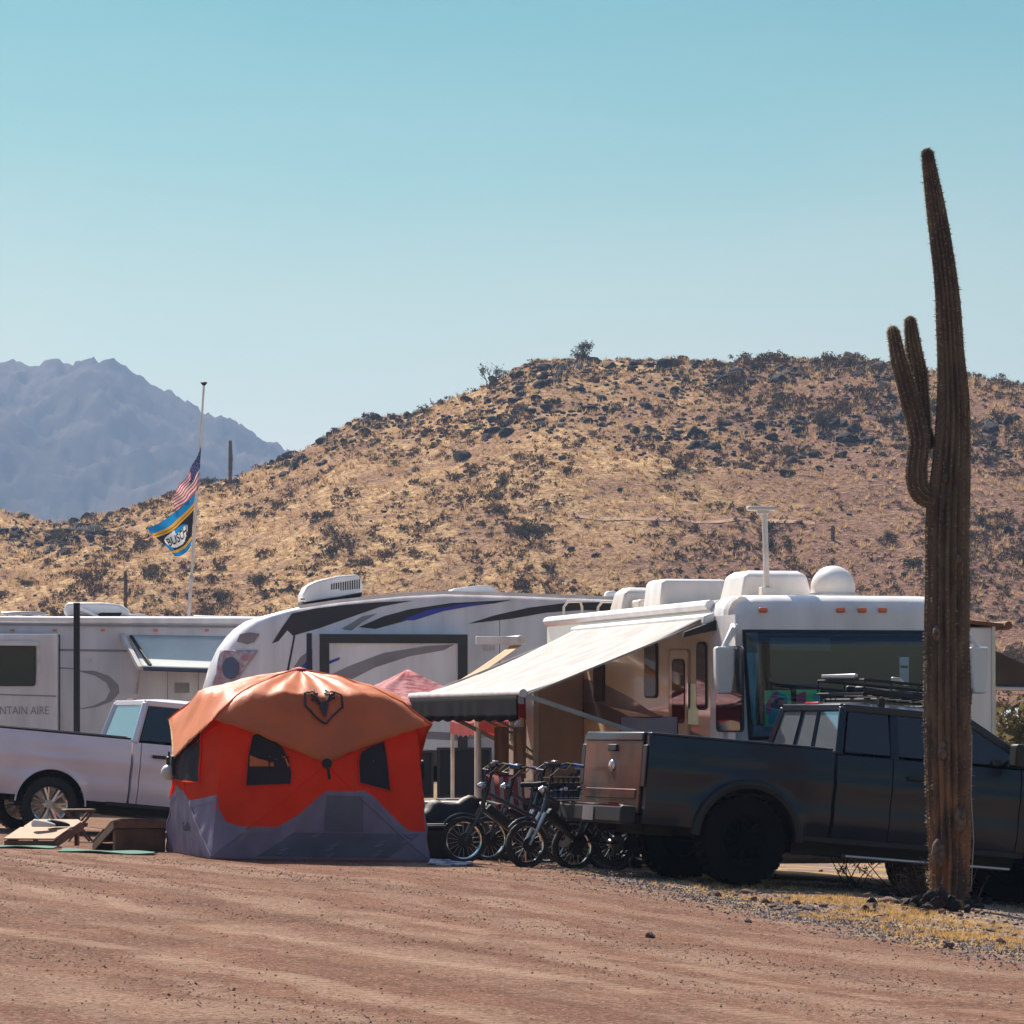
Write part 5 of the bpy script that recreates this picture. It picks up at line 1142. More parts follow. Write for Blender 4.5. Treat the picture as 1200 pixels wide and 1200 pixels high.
b.build('lettering', bm_[4], bn, smooth=0)

# ------------------------------------------------------------------ orange hub tent
DT = FPX / 113; TA = R(16); tc_ = W(346, 1004, DT + 1.2); tc_.z = gzf(tc_.x, tc_.y)
tent = root('hub_tent', 'orange and grey hub tent with dark windows at the edge of the dirt road', 'tent', (tc_.x, tc_.y, tc_.z + .0), (0, R(1.2), TA))
M_or = mat('orange_fabric', (.96, .14, .05), .75, var=.05, scale=3, bump=.3, bscale=8, trans=.72, spec=.25); M_orr = mat('orange_fly', (.78, .19, .045), .5, var=.08, scale=2.5, bump=.5, bscale=5, trans=.34, spec=.6)
for sh_i, sh_v in (('Sheen Weight', .35), ('Sheen Roughness', .35), ('Sheen Tint', (1, .80, .48, 1))): M_orr.node_tree.nodes['Principled BSDF'].inputs[sh_i].default_value = sh_v
M_gs = mat('grey_skirt', (.27, .25, .36), .75, var=.1, scale=3, bump=.3, bscale=7, trans=.15); M_mesh = mat('window_mesh', (.03, .024, .03), .9)
M_gs2 = mat('dark_skirt', (.16, .15, .20), .8, var=.1, bump=.25, bscale=7)
HB, HT, ZE, ZH, BUL = 1.16, 1.02, 1.47, 1.0, .26
def wall_pt(k, a, z, off=0.0):
    """k wall index, a in -1..1 along the wall, z height"""
    t = z / ZE; half = HB + (HT - HB) * t; 
    # pyramid bulge peaking at the hub
    d = min(1.0, max(abs(a), abs(z - ZH) / (ZH if z < ZH else (ZE - ZH) * .95))); bl = BUL * (1 - d) ** 0.9
    fold = .010 * math.sin(a * 13 + z * 7 + k) + .007 * math.sin(a * 29 - z * 11)
    x, y = a * half, -(half + bl + off + fold * (1 - abs(a) ** 6)); c, s = math.cos(k * math.pi / 2), math.sin(k * math.pi / 2); return Vector((x * c - y * s, x * s + y * c, z))
NA, NZ = 44, 44
skirt = {0: [(-1, .62), (-.93, .42), (-.72, .28), (-.40, .28), (-.22, .42), (0.0, .64), (.04, .69), (.46, .69), (.60, .58), (.80, .36), (.92, .25), (1, .25)]}
def sk_h(k, a):
    if k == 0: P_ = [(-1.0, .62), (-.985, .50), (-.90, .34), (-.78, .30), (-.42, .30), (-.25, .42), (-.08, .60), (.02, .68), (.40, .69), (.50, .62), (.68, .42), (.82, .28), (1, .27)]
    else: P_ = [(-1, .62), (-.5, .55), (0, .70), (.5, .55), (1, .62)]
    return np.interp(a, [p[0] for p in P_], [p[1] for p in P_])
def inpoly(x, y, P_):
    c = False; n = len(P_)
    for i in range(n):
        x1, y1 = P_[i]; x2, y2 = P_[(i + 1) % n]
        if (y1 > y) != (y2 > y) and x < (x2 - x1) * (y - y1) / (y2 - y1) + x1: c = not c
    return c
# windows of the front wall in (a, z): read from the photo
def az(px, py):
    u = (px - 253) / 250.0; return (u * 2 - 1, (1006 - py) / 113.0)
WINS = {0: [[az(*p) for p in ((284, 921), (285, 885), (288, 862), (296, 858), (310, 862), (325, 874), (334, 890), (337, 905), (336, 918))],
            [az(*p) for p in ((421, 915), (421, 890), (424, 878), (440, 870), (457, 865), (459, 880), (461, 924))]],
        3: [[(-.45, .80), (-.42, .98), (-.15, 1.18), (.25, 1.30), (.55, 1.34), (.62, .78)]], 1: [], 2: [[(-.62, .80), (-.62, 1.25), (-.1, 1.25), (-.1, .8)], [(.1, .80), (.1, 1.25), (.62, 1.25), (.62, .8)]]}
for k in range(4):
    o_ = MB(); g_ = MB(); NAk, NZk = 60, 50
    up = MB(); lo = MB(); V = [wall_pt(k, -1 + 2 * i / NAk, ZE * j / NZk) for j in range(NZk + 1) for i in range(NAk + 1)]
    up.v = [tuple(v) for v in V]; lo.v = [tuple(v) for v in V]
    # snap window/skirt boundaries by using fine grid cells
    for j in range(NZk):
        for i in range(NAk):
            a = -1 + 2 * (i + .5) / NAk; z = ZE * (j + .5) / NZk; f_ = (j * (NAk + 1) + i, j * (NAk + 1) + i + 1, (j + 1) * (NAk + 1) + i + 1, (j + 1) * (NAk + 1) + i)
            if z >= sk_h(k, a) - .01:
                up.f.append(f_); up.m.append(0)
            else:
                lo.f.append(f_); lo.m.append(0)
    def clean(b_, name, m):
        used = sorted(set(i for f in b_.f for i in f)); mp = {u: n for n, u in enumerate(used)}; b_.v = [b_.v[u] for u in used]; b_.f = [tuple(mp[i] for i in f) for f in b_.f]; o = b_.build(name, m, tent, smooth=80); return o
    w_o = clean(up, 'wall', M_or); s_o = clean(lo, 'skirt', M_gs)
    # smooth grey edge band over the stair-stepped junction
    b = MB(); n = 70; rows = [[wall_pt(k, -1 + 2 * i / n, max(0.02, sk_h(k, -1 + 2 * i / n) + dz), .006) for i in range(n + 1)] for dz in (-.035, .035)]
    b.loft(rows, cap=False, closed=False); b.build('seam', M_gs, s_o, smooth=80)
    for wn in WINS[k]:
        c = (sum(p[0] for p in wn) / len(wn), sum(p[1] for p in wn) / len(wn)); b = MB(); V = []; n = len(wn); P_ = []
        for i in range(n):
            for t in np.arange(0, 1, .125): P_.append((wn[i][0] + (wn[(i + 1) % n][0] - wn[i][0]) * t, wn[i][1] + (wn[(i + 1) % n][1] - wn[i][1]) * t))
        n = len(P_); R_ = [[wall_pt(k, c[0] + (q[0] - c[0]) * s_, c[1] + (q[1] - c[1]) * s_, .016) for q in P_] for s_ in np.linspace(.02, 1, 14)]
        b.loft(R_, cap=False); w_ = b.build('window', M_mesh, tent, smooth=80)
        b = MB(); b.tube([wall_pt(k, c[0] + (q[0] - c[0]) * 1.02, c[1] + (q[1] - c[1]) * 1.02, .018) for q in P_ + P_[:1]], .011, 5, cap=False); b.build('window_seam', M_or, w_, smooth=60)
    # pole sleeves crossing at the hub
    for a, z in ((-1, .02), (1, .02), (-.98, ZE - .06), (.98, ZE - .06)):
        for m_, lo_ in ((M_or, 0), (M_gs, 1)):
            pts = [wall_pt(k, a * t, ZH + (z - ZH) * t, .006) for t in np.linspace(0.05, 1, 24) if (ZH + (z - ZH) * t < sk_h(k, a * t)) == bool(lo_)]
            if len(pts) > 2: b = MB(); b.tube(pts, .008, 6); b.build('pole_sleeve', m_, tent, smooth=60)
    hb_ = wall_pt(k, 0, ZH, .03); b = MB(); b.lathe([(.001, -.02), (.05, -.015), (.055, .01), (.02, .03)], 14, hb_, 'y' if k % 2 == 0 else 'x'); b.tube([hb_ + Vector((0, 0, 0)), hb_ + Vector((.02, -.03 if k == 0 else 0, -.16))], .016, 6); b.build('hub', M_black, tent)
# door panel on the front skirt
b = MB(); b.loft([[wall_pt(0, a, z, .010) for a in np.linspace(.02, .38, 8)] for z in np.linspace(.30, .67, 8)], cap=False, closed=False); b.build('door_mesh', M_gs2, tent, smooth=80)
b = MB(); b.loft([[wall_pt(0, -.62 + .7 * z / .28 * .5 + (1.2) * i / 12, z, .008) for i in range(13)] for z in np.linspace(.03, .28, 6)], cap=False, closed=False); b.build('floor_flap', M_gs2, tent, smooth=80)
# things seen through the centre window: lit far wall strip
b = MB(); P_ = [az(*q) for q in ((287, 898), (311, 888), (335, 897), (335, 891), (326, 881), (311, 884), (297, 880), (288, 882))]; b.add([wall_pt(0, a, z, .022) for a, z in ((az(287, 898)), az(287, 885), az(297, 889), az(311, 892), az(328, 885), az(335, 897))], [(0, 1, 2, 3, 4, 5)]); b.build('far_side_glimpse', M_orr, tent, smooth=0)
b = MB()
for p0, p1 in (((290, 872), (310, 892)), ((333, 886), (309, 893)), ((310, 893), (310, 905))): b.tube([wall_pt(0, *az(*p0), .028), wall_pt(0, *az(*p1), .028)], .008, 5)
b.build('inner_pole', M_black, tent)
# rain fly: centre, corner ridges, hub tips
FC, FTIP = (1.17, 1.43), (1.36, 1.00)
def fly_pt(th, r):
    """th angle, r 0..1"""
    k = (th / (math.pi / 4)); i = int(math.floor(k)) % 8; f = k - math.floor(k)
    def rim(j):
        j %= 8; a = j * math.pi / 4
        if j % 2 == 1: return Vector((FC[0] * math.sqrt(2) * math.cos(a), FC[0] * math.sqrt(2) * math.sin(a), FC[1]))
        return Vector((FTIP[0] * math.cos(a), FTIP[0] * math.sin(a), FTIP[1]))
    A, B = rim(i), rim(i + 1); cut = f * (1 - f) * .30; E = A.lerp(B, f); E = Vector((E.x * (1 - cut * .15), E.y * (1 - cut * .15), E.z + cut * .30))
    corner = 1 - abs(((k / 2) % 1) - .5) * 2   # 1 at corners
    corner = 1 - abs((k % 2) - 1)
    top = Vector((0, 0, 1.98)); rb = .64; dirv = Vector((math.cos(th), math.sin(th), 0))
    rbm = 1.00 * (1 - corner) / max(abs(math.cos(th)), abs(math.sin(th))) + 1.10 * corner
    Bk = Vector((dirv.x * rbm, dirv.y * rbm, 1.70 + .045 * corner))
    if r < rb: P = top.lerp(Bk, r / rb); P.z += .035 * math.sin(math.pi * r / rb)
    else: P = Bk.lerp(E, (r - rb) / (1 - rb)); P.z += .02 * math.sin(math.pi * (r - rb) / (1 - rb)) * corner
    P.z += .012 * math.sin(th * 23 + r * 5) * r * (1 - r) * 4 + .006 * math.sin(th * 61 - r * 19) * r + .02 * mnoise.noise(P * 5)
    return P
NT, NR = 160, 22
rows = [[fly_pt(2 * math.pi * i / NT, max(.004, j / NR)) for i in range(NT)] for j in range(NR + 1)]
b = MB(); b.loft(rows, cap=False); fly = b.build('rain_fly', M_orr, tent, smooth=80); mo = fly.modifiers.new('t', 'SOLIDIFY'); mo.thickness = .002
b = MB()
for j in (1, 3, 5, 7): b.tube([fly_pt(j * math.pi / 4 + .001, r) + Vector((0, 0, .004)) for r in np.linspace(.03, 1, 18)], .010, 5)
b.build('ridge_seam', M_orr, fly, smooth=60)
part('vent_cap', mat('red_fabric', (.45, .03, .03), .7), fly, lambda b: b.lathe([(.10, 1.975), (.08, 2.0), (.001, 2.02)], 12))
# stag emblem in its hexagon on the front of the fly
def fly_front(u, v):
    """u -1..1 across, v up: position on the front sector near the emblem"""
    th = 1.5 * math.pi + .02 + u * .20; return fly_pt(th, .70 - v * .10) + Vector((0, -.010, .012))
M_ink = mat('dark_ink', (.05, .035, .045), .7); M_ink2 = mat('blue_ink', (.13, .14, .22), .7)
b = MB(); hx = [(-.95, .62), (-.95, -.18), (0, -.95), (.95, -.18), (.95, .62), (.52, .98)]
hx = [(-.50, 1.0), (-.95, .55), (-.88, -.22), (0, -.95), (.88, -.22), (.95, .55), (.50, 1.0)]
for i in range(len(hx) - 1): b.tube([fly_front(hx[i][0] + (hx[i + 1][0] - hx[i][0]) * t, hx[i][1] + (hx[i + 1][1] - hx[i][1]) * t) for t in np.linspace(0, 1, 6)], .011, 5)
for s in (-1, 1):
    for pl_ in ([(.08, .1), (.30, .45), (.42, .95), (.36, 1.45)], [(.30, .45), (.62, .62)], [(.10, .12), (.34, .30), (.58, .34)], [(.36, .7), (.20, 1.0)]):
        b.tube([fly_front(s * p[0], p[1]) for p in pl_], .012, 5)
b.build('emblem', M_ink, fly)
b = MB(); hd_ = [(-.16, .25), (.16, .25), (.22, -.05), (.10, -.35), (.06, -.55), (-.06, -.55), (-.10, -.35), (-.22, -.05)]; b.add([fly_front(*p) + Vector((0, -.004, .004)) for p in hd_], [tuple(range(8))]); o = b.build('emblem_head', M_ink, fly, smooth=0); mo = o.modifiers.new('t', 'SOLIDIFY'); mo.thickness = .008
TV, TF = text_polys('Gazelle', .13, .002, .3); b = MB(); b.add([wall_pt(3, .15 + v[0] * .9, .30 + v[1], .012) for v in TV], TF); b.build('lettering', M_ink, tent, smooth=0)
# lantern on the tent's left corner
p = W(198, 905, DT + 1.0); ln = root('lantern', 'small round silver lantern hanging at the left corner of the tent', 'lantern', p)
part('globe', M_white2, ln, lambda b: b.lathe([(.001, -.085)] + [(.085 * math.cos(R(a)), .085 * math.sin(R(a))) for a in range(-75, 76, 15)] + [(.001, .085)], 18), smooth=60)
part('cap', M_black, ln, lambda b: b.lathe([(.03, .08), (.03, .16), (.012, .17), (.012, .22)], 10))

# ------------------------------------------------------------------ canopies under and beside the awning
M_bandana = mat('red_white_bandana_print', (.62, .30, .31), .8, c2=(.36, .03, .05), scale=16, detail=2, trans=.3, stretch=(.5, 1, 1))
M_redf = mat('red_canopy', (.42, .05, .045), .8, var=.1, trans=.35)
def canopy(label, cx_px, d, half, zpk, zev, m1, m2, legs, rz=0.2, name='pop_up_canopy'):
    c = W(cx_px, 900, d); g0 = gzf(c.x, c.y); rt = root(name, label, 'canopy', (c.x, c.y, g0), (0, 0, rz)); pk = zpk - g0; ev = zev - g0
    rows = []; n = 24
    for j in range(9):
        t = max(.01, j / 8); row = []
        for i in range(4 * n):
            k = i // n; f = i % n / n; P_ = [(-1, -1), (1, -1), (1, 1), (-1, 1)]; a, b_ = P_[k], P_[(k + 1) % 4]; x = a[0] + (b_[0] - a[0]) * f; y = a[1] + (b_[1] - a[1]) * f
            row.append((x * t * half, y * t * half, pk + (ev - pk) * t - .10 * math.sin(math.pi * t) + .03 * math.sin(i * .9) * t * (1 - t) - (.05 * math.sin(math.pi * f) if t > .9 else 0)))
        rows.append(row)
    b = MB(); b.loft(rows, cap=False); o = b.build('cover', m1, rt, smooth=60); mo = o.modifiers.new('t', 'SOLIDIFY'); mo.thickness = .004
    b = MB(); b.loft([[(x * 1.0, y * 1.0, z) for x, y, z in rows[-1]], [(x * 1.005, y * 1.005, z - .15 - .03 * (i % 4 == 0)) for i, (x, y, z) in enumerate(rows[-1])]], cap=False); b.build('valance', m2, rt, smooth=60)
    for (x, y) in legs: part('leg', M_white2, rt, lambda b: b.bx(x * half * .97 - .022, x * half * .97 + .022, y * half * .97 - .022, y * half * .97 + .022, 0, ev - .02))
    return rt
canopy('red and white patterned canopy roof peeking above the right shoulder of the orange tent', 478, 53.0, 1.20, 2.30, 1.86, M_bandana, M_redf, [(1, -1), (-1, -1), (1, 1), (-1, 1)], .25)
canopy('plain red canopy half hidden behind the striped end of the big awning', 628, 58.0, 1.0, 2.06, 1.66, M_redf, M_redf, [(1, 1), (-1, 1)], .2)
p = W(563, 925, 50); z0 = gzf(p.x, 50); o = part('awning_prop_pole', M_white2, None, lambda b: (b.tube([(0, 0, 0), (-.02, 0, W(0, 853, 50).z - z0)], .028, 10), b.lathe([(.08, 0), (.08, .015), (.03, .03)], 12)), bevel=0); o.location = (p.x, 50, z0); tag(o, 'upright white pole standing among the bicycles under the awning', 'pole')

# ------------------------------------------------------------------ bicycles
M_bframe = mat('black_bike_frame', (.03, .03, .035), .3, coat=.6); M_bblue = mat('blue_bike_parts', (.02, .12, .42), .4, coat=.4); M_purple = mat('purple_rim', (.10, .09, .22), .4, coat=.4)
def bicycle(label, loc, rz, wr=.25, tw=.05, frame=M_bframe, rim=M_chrome, accent=M_bblue, wb=1.08, basket=False, handle=1.02, group=None):
    rt = root('bicycle', label, 'bicycle', loc, (0, 0, rz), group)
    for x in (0, wb):
        w = bpy.data.objects.new('wheel', None); col.objects.link(w); w.parent = rt; w.location = (x, 0, wr)
        part('tyre', M_rubber, w, lambda b: [b.lathe([(wr - tw + tw * .9 * math.cos(R(a)) * .6 + tw * .4, tw * .9 * math.sin(R(a))) for a in range(0, 360, 45)], 30, axis='y', closed=True)], smooth=60)
        part('rim', rim, w, lambda b: b.lathe([(wr - tw * 1.1, -.022), (wr - tw * 1.35, -.018), (wr - tw * 1.35, .018), (wr - tw * 1.1, .022)], 30, axis='y', closed=True))
        part('spokes', M_alu, w, lambda b: [b.bar((0.03 * math.cos(a), .02 * (-1) ** k, .03 * math.sin(a)), ((wr - tw * 1.3) * math.cos(a + .15), 0, (wr - tw * 1.3) * math.sin(a + .15)), .0025) for k, a in enumerate(np.linspace(0, 6.28, 18, endpoint=False))], smooth=0)
        part('hub', M_black if x else M_alu, w, lambda b: (b.lathe([(.02, -.06), (.05 if x == 0 else .03, -.05), (.05 if x == 0 else .03, .04), (.02, .05)], 12, axis='y'), b.lathe([(.02, .055), (.08, .057), (.08, .060), (.02, .062)], 16, axis='y')))
        part('mudguard', M_bframe, rt, lambda b: b.tube([(x + (wr + .025) * math.cos(R(a)), 0, wr + (wr + .025) * math.sin(R(a))) for a in range(15 if x == 0 else 40, 170, 12)], .018, 6))
    # front of the bicycle is at x = wb
    hd0, hd1 = Vector((wb - .20, 0, .58)), Vector((wb - .27, 0, .80)); bb = Vector((wb * .42, 0, .28)); st_ = Vector((wb * .32, 0, .62)); st2 = Vector((wb * .29, 0, .80))
    part('frame', frame, rt, lambda b: (b.tube([hd0, bb], .032, 8), b.tube([hd1 - Vector((0, 0, .06)), st_ - Vector((0, 0, .12))], .024, 8), b.tube([bb, st_, st2], .018, 8), b.tube([bb + Vector((0, .03, 0)), (0, .06, wr)], .013, 6), b.tube([bb - Vector((0, .03, 0)), (0, -.06, wr)], .013, 6), b.tube([st_ + Vector((0, 0, -.1)), (0, .06, wr)], .011, 6), b.tube([st_ + Vector((0, 0, -.1)), (0, -.06, wr)], .011, 6), b.tube([hd0, hd1], .026, 8)))
    part('fork', M_bframe if handle < 1.03 else M_alu, rt, lambda b: [b.tube([hd0 + Vector((0, s * .05, 0)), (wb, s * .06, wr)], [.022, .016], 8) for s in (-1, 1)])
    part('battery', M_black, rt, lambda b: b.bar(bb.lerp(hd0, .2) + Vector((0, 0, .05)), bb.lerp(hd0, .85) + Vector((0, 0, .06)), .08, .08), bevel=.015)
    hb = hd1 + Vector((-.06, 0, handle - .80))
    hbar = part('handlebar', M_black, rt, lambda b: (b.tube([hd1, hb], .016, 8), b.tube([hb + Vector((-.14, -.32, .0)), hb + Vector((-.04, -.20, .03)), hb, hb + Vector((-.04, .20, .03)), hb + Vector((-.14, .32, 0))], .013, 7), b.bar(hb + Vector((0, -.12, .02)), hb + Vector((0, .12, .02)), .03), b.tube([hb + Vector((-.05, -.26, .02)), hb + Vector((.02, -.30, -.03)), hb + Vector((0, -.18, -.04))], .007, 5), b.tube([hb + Vector((-.05, .26, .02)), hb + Vector((.02, .30, -.03)), hb + Vector((0, .18, -.04))], .007, 5)))
    for s in (-1, 1): part('grip', accent, hbar, lambda b: b.tube([hb + Vector((-.155, s * .34, 0)), hb + Vector((-.09, s * .25, .018))], .018, 8))
    part('display', M_alu, hbar, lambda b: b.box(hb + Vector((-.02, 0, .05)), (.05, .08, .02)), bevel=.005)
    part('headlight', M_chrome, rt, lambda b: b.lathe([(.001, .0), (.035, .005), (.04, .05), (.015, .09)], 12, hd1 + Vector((-.0, 0, .02)) + Vector((.03, 0, 0)), 'x'))
    part('saddle', M_black, rt, lambda b: b.loft([[(x, -w, z), (x, w, z), (x, w * .9, z + .05), (x, -w * .9, z + .05)] for x, w, z in ((st2.x - .14, .05, .81), (st2.x - .10, .09, .81), (st2.x, .06, .80), (st2.x + .14, .02, .80))]), bevel=.015)
    part('crank', M_black, rt, lambda b: (b.tube([bb + Vector((0, -.08, 0)), bb + Vector((0, .08, 0))], .012, 6), b.tube([bb + Vector((.12, .085, -.10)), bb + Vector((.13, .14, -.10))], .006, 5), b.tube([bb + Vector((-.12, -.085, .10)), bb + Vector((-.13, -.14, .10))], .006, 5), b.lathe([(.01, .05), (.075, .052), (.075, .060), (.01, .062)], 18, bb, 'y'), b.bar(bb + Vector((0, .075, 0)), bb + Vector((.12, .085, -.10)), .018), b.bar(bb + Vector((0, -.075, 0)), bb + Vector((-.12, -.085, .10)), .018), b.box(bb + Vector((.13, .13, -.10)), (.09, .08, .02)), b.box(bb + Vector((-.13, -.13, .10)), (.09, .08, .02))))
    part('rear_rack', M_black, rt, lambda b: (b.tube([(.22, -.08, .66), (-.22, -.08, .66), (-.22, .08, .66), (.22, .08, .66)], .008, 5), b.tube([(.22, 0, .66), (-.22, 0, .66)], .008, 5), b.tube([(0, .09, wr), (-.1, .08, .66)], .007, 5), b.tube([(0, -.09, wr), (-.1, -.08, .66)], .007, 5)))
    part('rear_reflector', M_red, rt, lambda b: b.box((-.24, 0, .62), (.02, .10, .035)))
    part('kickstand', M_alu, rt, lambda b: b.tube([bb + Vector((-.05, -.04, 0)), (bb.x - .12, -.18, .01)], .008, 5))
    part('cables', M_black, rt, lambda b: [b.tube([hb + Vector((0, s * .15, 0)), hb + Vector((.10, s * .10, -.10)), hb + Vector((.08, s * .03, -.28)), hd0], .005, 5) for s in (-1, 1)])
    if basket: part('basket', M_black, rt, lambda b: ([b.tube([(-.25, -.15 + .3 * (k in (1, 2)) if 0 else y, z) for (x_, y) in ((0, 0),)] or [(0, 0, 0)], .004, 4) for y in () for z in ()], [b.tube([(-.25, -.16, z), (.15, -.16, z), (.15, .16, z), (-.25, .16, z), (-.25, -.16, z)], .006, 5) for z in (.68, .76, .84, .90)], [b.tube([(x, s * .16, .68), (x, s * .16, .90)], .004, 4) for x in np.linspace(-.25, .15, 8) for s in (-1, 1)]))
    return rt
def bike_at(px, py, d, rz, **k):
    """px,py: ground contact of the front wheel"""
    p = W(px, py, d); wb = k.get('wb', 1.08); x = p.x - wb * math.cos(rz); y = p.y - wb * math.sin(rz); return (x, y, (gzf(x, y) + gzf(p.x, p.y)) / 2 + .01), rz
for lb, px, d, rz, kw in (
    ('black electric bicycle with chrome wheel and blue grips, leftmost of the bicycles beside the tent', 543, 44.6, R(198), dict(basket=True)),
    ('black electric bicycle with silver fork, in the middle of the parked bicycles', 617, 44.2, R(212), dict(handle=1.06)),
    ('black bicycle with pannier basket parked behind the middle one', 640, 46.2, R(190), dict(basket=True, handle=1.0)),
    ('black bicycle with a low black step frame half hidden behind the leftmost one', 572, 46.0, R(205), dict(basket=True, handle=1.0)),
    ('dark bicycle with blue grips at the back, between the striped chair and the middle bicycle', 604, 46.4, R(192), dict(handle=1.05)),
    ('black bicycle nearest the pickup rear bumper', 672, 44.6, R(205), dict(handle=.98)),
    ('bicycle with dull purple rims half hidden behind the pickup rear wheel', 716, 45.2, R(196), dict(rim=M_purple, frame=M_purple, handle=.92, wr=.30))):
    loc_, rz_ = bike_at(px, 1010, d, rz, **kw); bicycle(lb, loc_, rz_, **kw)

# ------------------------------------------------------------------ camp furniture and clutter
def camp_chair(label, px, d, rz, m, hb=.85, wide=.55, fm_=M_black, z_off=0):
    p = W(px, 1000, d); rt = root('camp_chair', label, 'camp chair', (p.x, d, gzf(p.x, d) + z_off), (0, 0, rz)); w = wide / 2
    part('seat', m, rt, lambda b: b.loft([[(-w, -.25, .42), (0, -.25, .39), (w, -.25, .42)], [(-w, 0, .39), (0, 0, .35), (w, 0, .39)], [(-w, .22, .40), (0, .22, .36), (w, .22, .40)]], cap=False, closed=False)).modifiers.new('t', 'SOLIDIFY').thickness = .01
    part('backrest', m, rt, lambda b: b.loft([[(-w, .22 + .1 * t, .42 + (hb - .42) * t), (0, .25 + .1 * t, .42 + (hb - .42) * t), (w, .22 + .1 * t, .42 + (hb - .42) * t)] for t in (0, .5, 1)], cap=False, closed=False)).modifiers.new('t', 'SOLIDIFY').thickness = .01
    for s in (-1, 1):
        part('leg', fm_, rt, lambda b: b.tube([(s * w, -.27, 0), (s * w, .24, .44)], .012, 6)); part('leg', fm_, rt, lambda b: b.tube([(s * w * 1.02, .26, 0), (s * w * 1.02, -.25, .44)], .012, 6))
        part('armrest', fm_, rt, lambda b: (b.tube([(s * w, -.25, .42), (s * w, -.25, .62)], .011, 6), b.bar((s * w, -.27, .63), (s * w, .26, .66), .05, .02)))
    part('back_frame', fm_, rt, lambda b: b.tube([(-w * 1.02, .26, 0), (-w, .23, .44), (-w, .33, hb), (w, .33, hb), (w, .23, .44), (w * 1.02, .26, 0)], .013, 6))
    return rt
M_flagp = mat('striped_flag_fabric', (.55, .08, .07), .8)
ch = camp_chair('camp chair with red and white striped fabric among the bicycles', 600, 47.5, R(15), M_flagp, .95, .42)
b = MB()
for k in range(4): x = -.17 + k * .105; b.add([(x, .21, .45), (x + .045, .21, .45), (x + .045, .315, .93), (x, .315, .93)], [(0, 1, 2, 3)])
o = b.build('white_stripe', fm[1], ch, smooth=0); mo = o.modifiers.new('t', 'SOLIDIFY'); mo.thickness = .006
camp_chair('dusty pink high backed camp chair by the motorhome door', 757, 46.5, R(-8), mat('dusty_fabric', (.34, .26, .27), .8, var=.1), 1.72, .62, z_off=-.05)
camp_chair('navy round topped camp chair between the bicycles and the pickup', 638, 48.2, R(-30), mat('navy_fabric', (.05, .06, .16), .7), .86, .6)
def table(label, px, d, rz, w, dp, h, m, name='folding_table'):
    p = W(px, 1000, d); rt = root(name, label, 'table', (p.x, d, gzf(p.x, d)), (0, 0, rz)); part('tabletop', m, rt, lambda b: b.bx(-w / 2, w / 2, -dp / 2, dp / 2, h - .04, h), bevel=.01)
    for sx_ in (-1, 1):
        for sy in (-1, 1): part('leg', M_black, rt, lambda b: b.tube([(sx_ * (w / 2 - .05), sy * (dp / 2 - .05), 0), (sx_ * (w / 2 - .08), sy * (dp / 2 - .08), h - .04)], .014, 6))
    return rt
table('dark folding table under the awning behind the bicycles', 590, 49.5, R(12), 1.5, .6, .74, M_black)
table('small pale table just right of the orange tent', 522, 48.6, R(10), .6, .5, .66, M_white2)
def tote(label, px, d, rz, w, dp, h, m, lid=M_black, z=0.0, name='storage_bin'):
    p = W(px, 1000, d); rt = root(name, label, 'storage box', (p.x, d, gzf(p.x, d) + z), (0, 0, rz))
    part('box', m, rt, lambda b: b.loft([[(-w / 2 * s, -dp / 2 * s, z_), (w / 2 * s, -dp / 2 * s, z_), (w / 2 * s, dp / 2 * s, z_), (-w / 2 * s, dp / 2 * s, z_)] for z_, s in ((0, .88), (h * .9, 1.0))]), bevel=.015)
    part('lid', lid, rt, lambda b: (b.bx(-w / 2 - .015, w / 2 + .015, -dp / 2 - .015, dp / 2 + .015, h * .9 + .002, h), b.bx(-w / 2 + .05, w / 2 - .05, -dp / 2 + .05, dp / 2 - .05, h + .001, h + .015)), bevel=.012)
    for s in (-1, 1): part('handle', M_black, rt, lambda b: b.bx(s * (w / 2 - .01), s * (w / 2 + .03), -.08, .08, h * .7, h * .78))
    return rt
tote('black storage bin on the ground right beside the tent', 512, 46.5, R(8), .5, .4, .36, M_black)
tote('brown cardboard coloured bin under the small pale table', 508, 48.4, R(14), .38, .35, .30, mat('tan_box', (.34, .20, .09), .8))
tote('wide black trunk behind the bicycles', 655, 48.6, R(6), 1.0, .5, .55, M_black)
tote('dark cooler under the dark folding table', 575, 50.2, R(2), .7, .45, .45, M_seal, M_black)
tote('black trunk next to the pickup rear corner', 700, 48.2, R(9), .8, .5, .42, M_seal)
def gear_pile(label, px, d, w, dp, h, seed, m):
    p = W(px, 1000, d); V, F = ico(4); r_ = np.random.default_rng(seed); V = V.copy(); V = np.sign(V) * np.abs(V) ** .62; n_ = np.array([mnoise.noise(Vector(v * 1.7 + seed)) for v in V]); V = V * (1 + .22 * n_[:, None]) * np.array([w / 2, dp / 2, h]); V[:, 2] = np.clip(V[:, 2], -.02, None)
    o = link('covered_gear', npmesh('covered_gear', V, F, m, smooth=True), None, (p.x, d, gzf(p.x, d))); tag(o, label, 'covered gear')
gear_pile('black tarp over a heap of gear right beside the orange tent', 527, 47.2, .75, .5, .62, 1, M_black)
gear_pile('black tarp covered heap behind the two middle bicycles', 590, 48.0, .9, .6, .66, 2, M_black)
gear_pile('dark covered heap behind the bicycles near the pickup', 650, 47.6, .8, .6, .72, 3, M_seal)
gear_pile('low dark covered heap beneath the pickup tail', 705, 47.4, .8, .5, .55, 4, M_black)
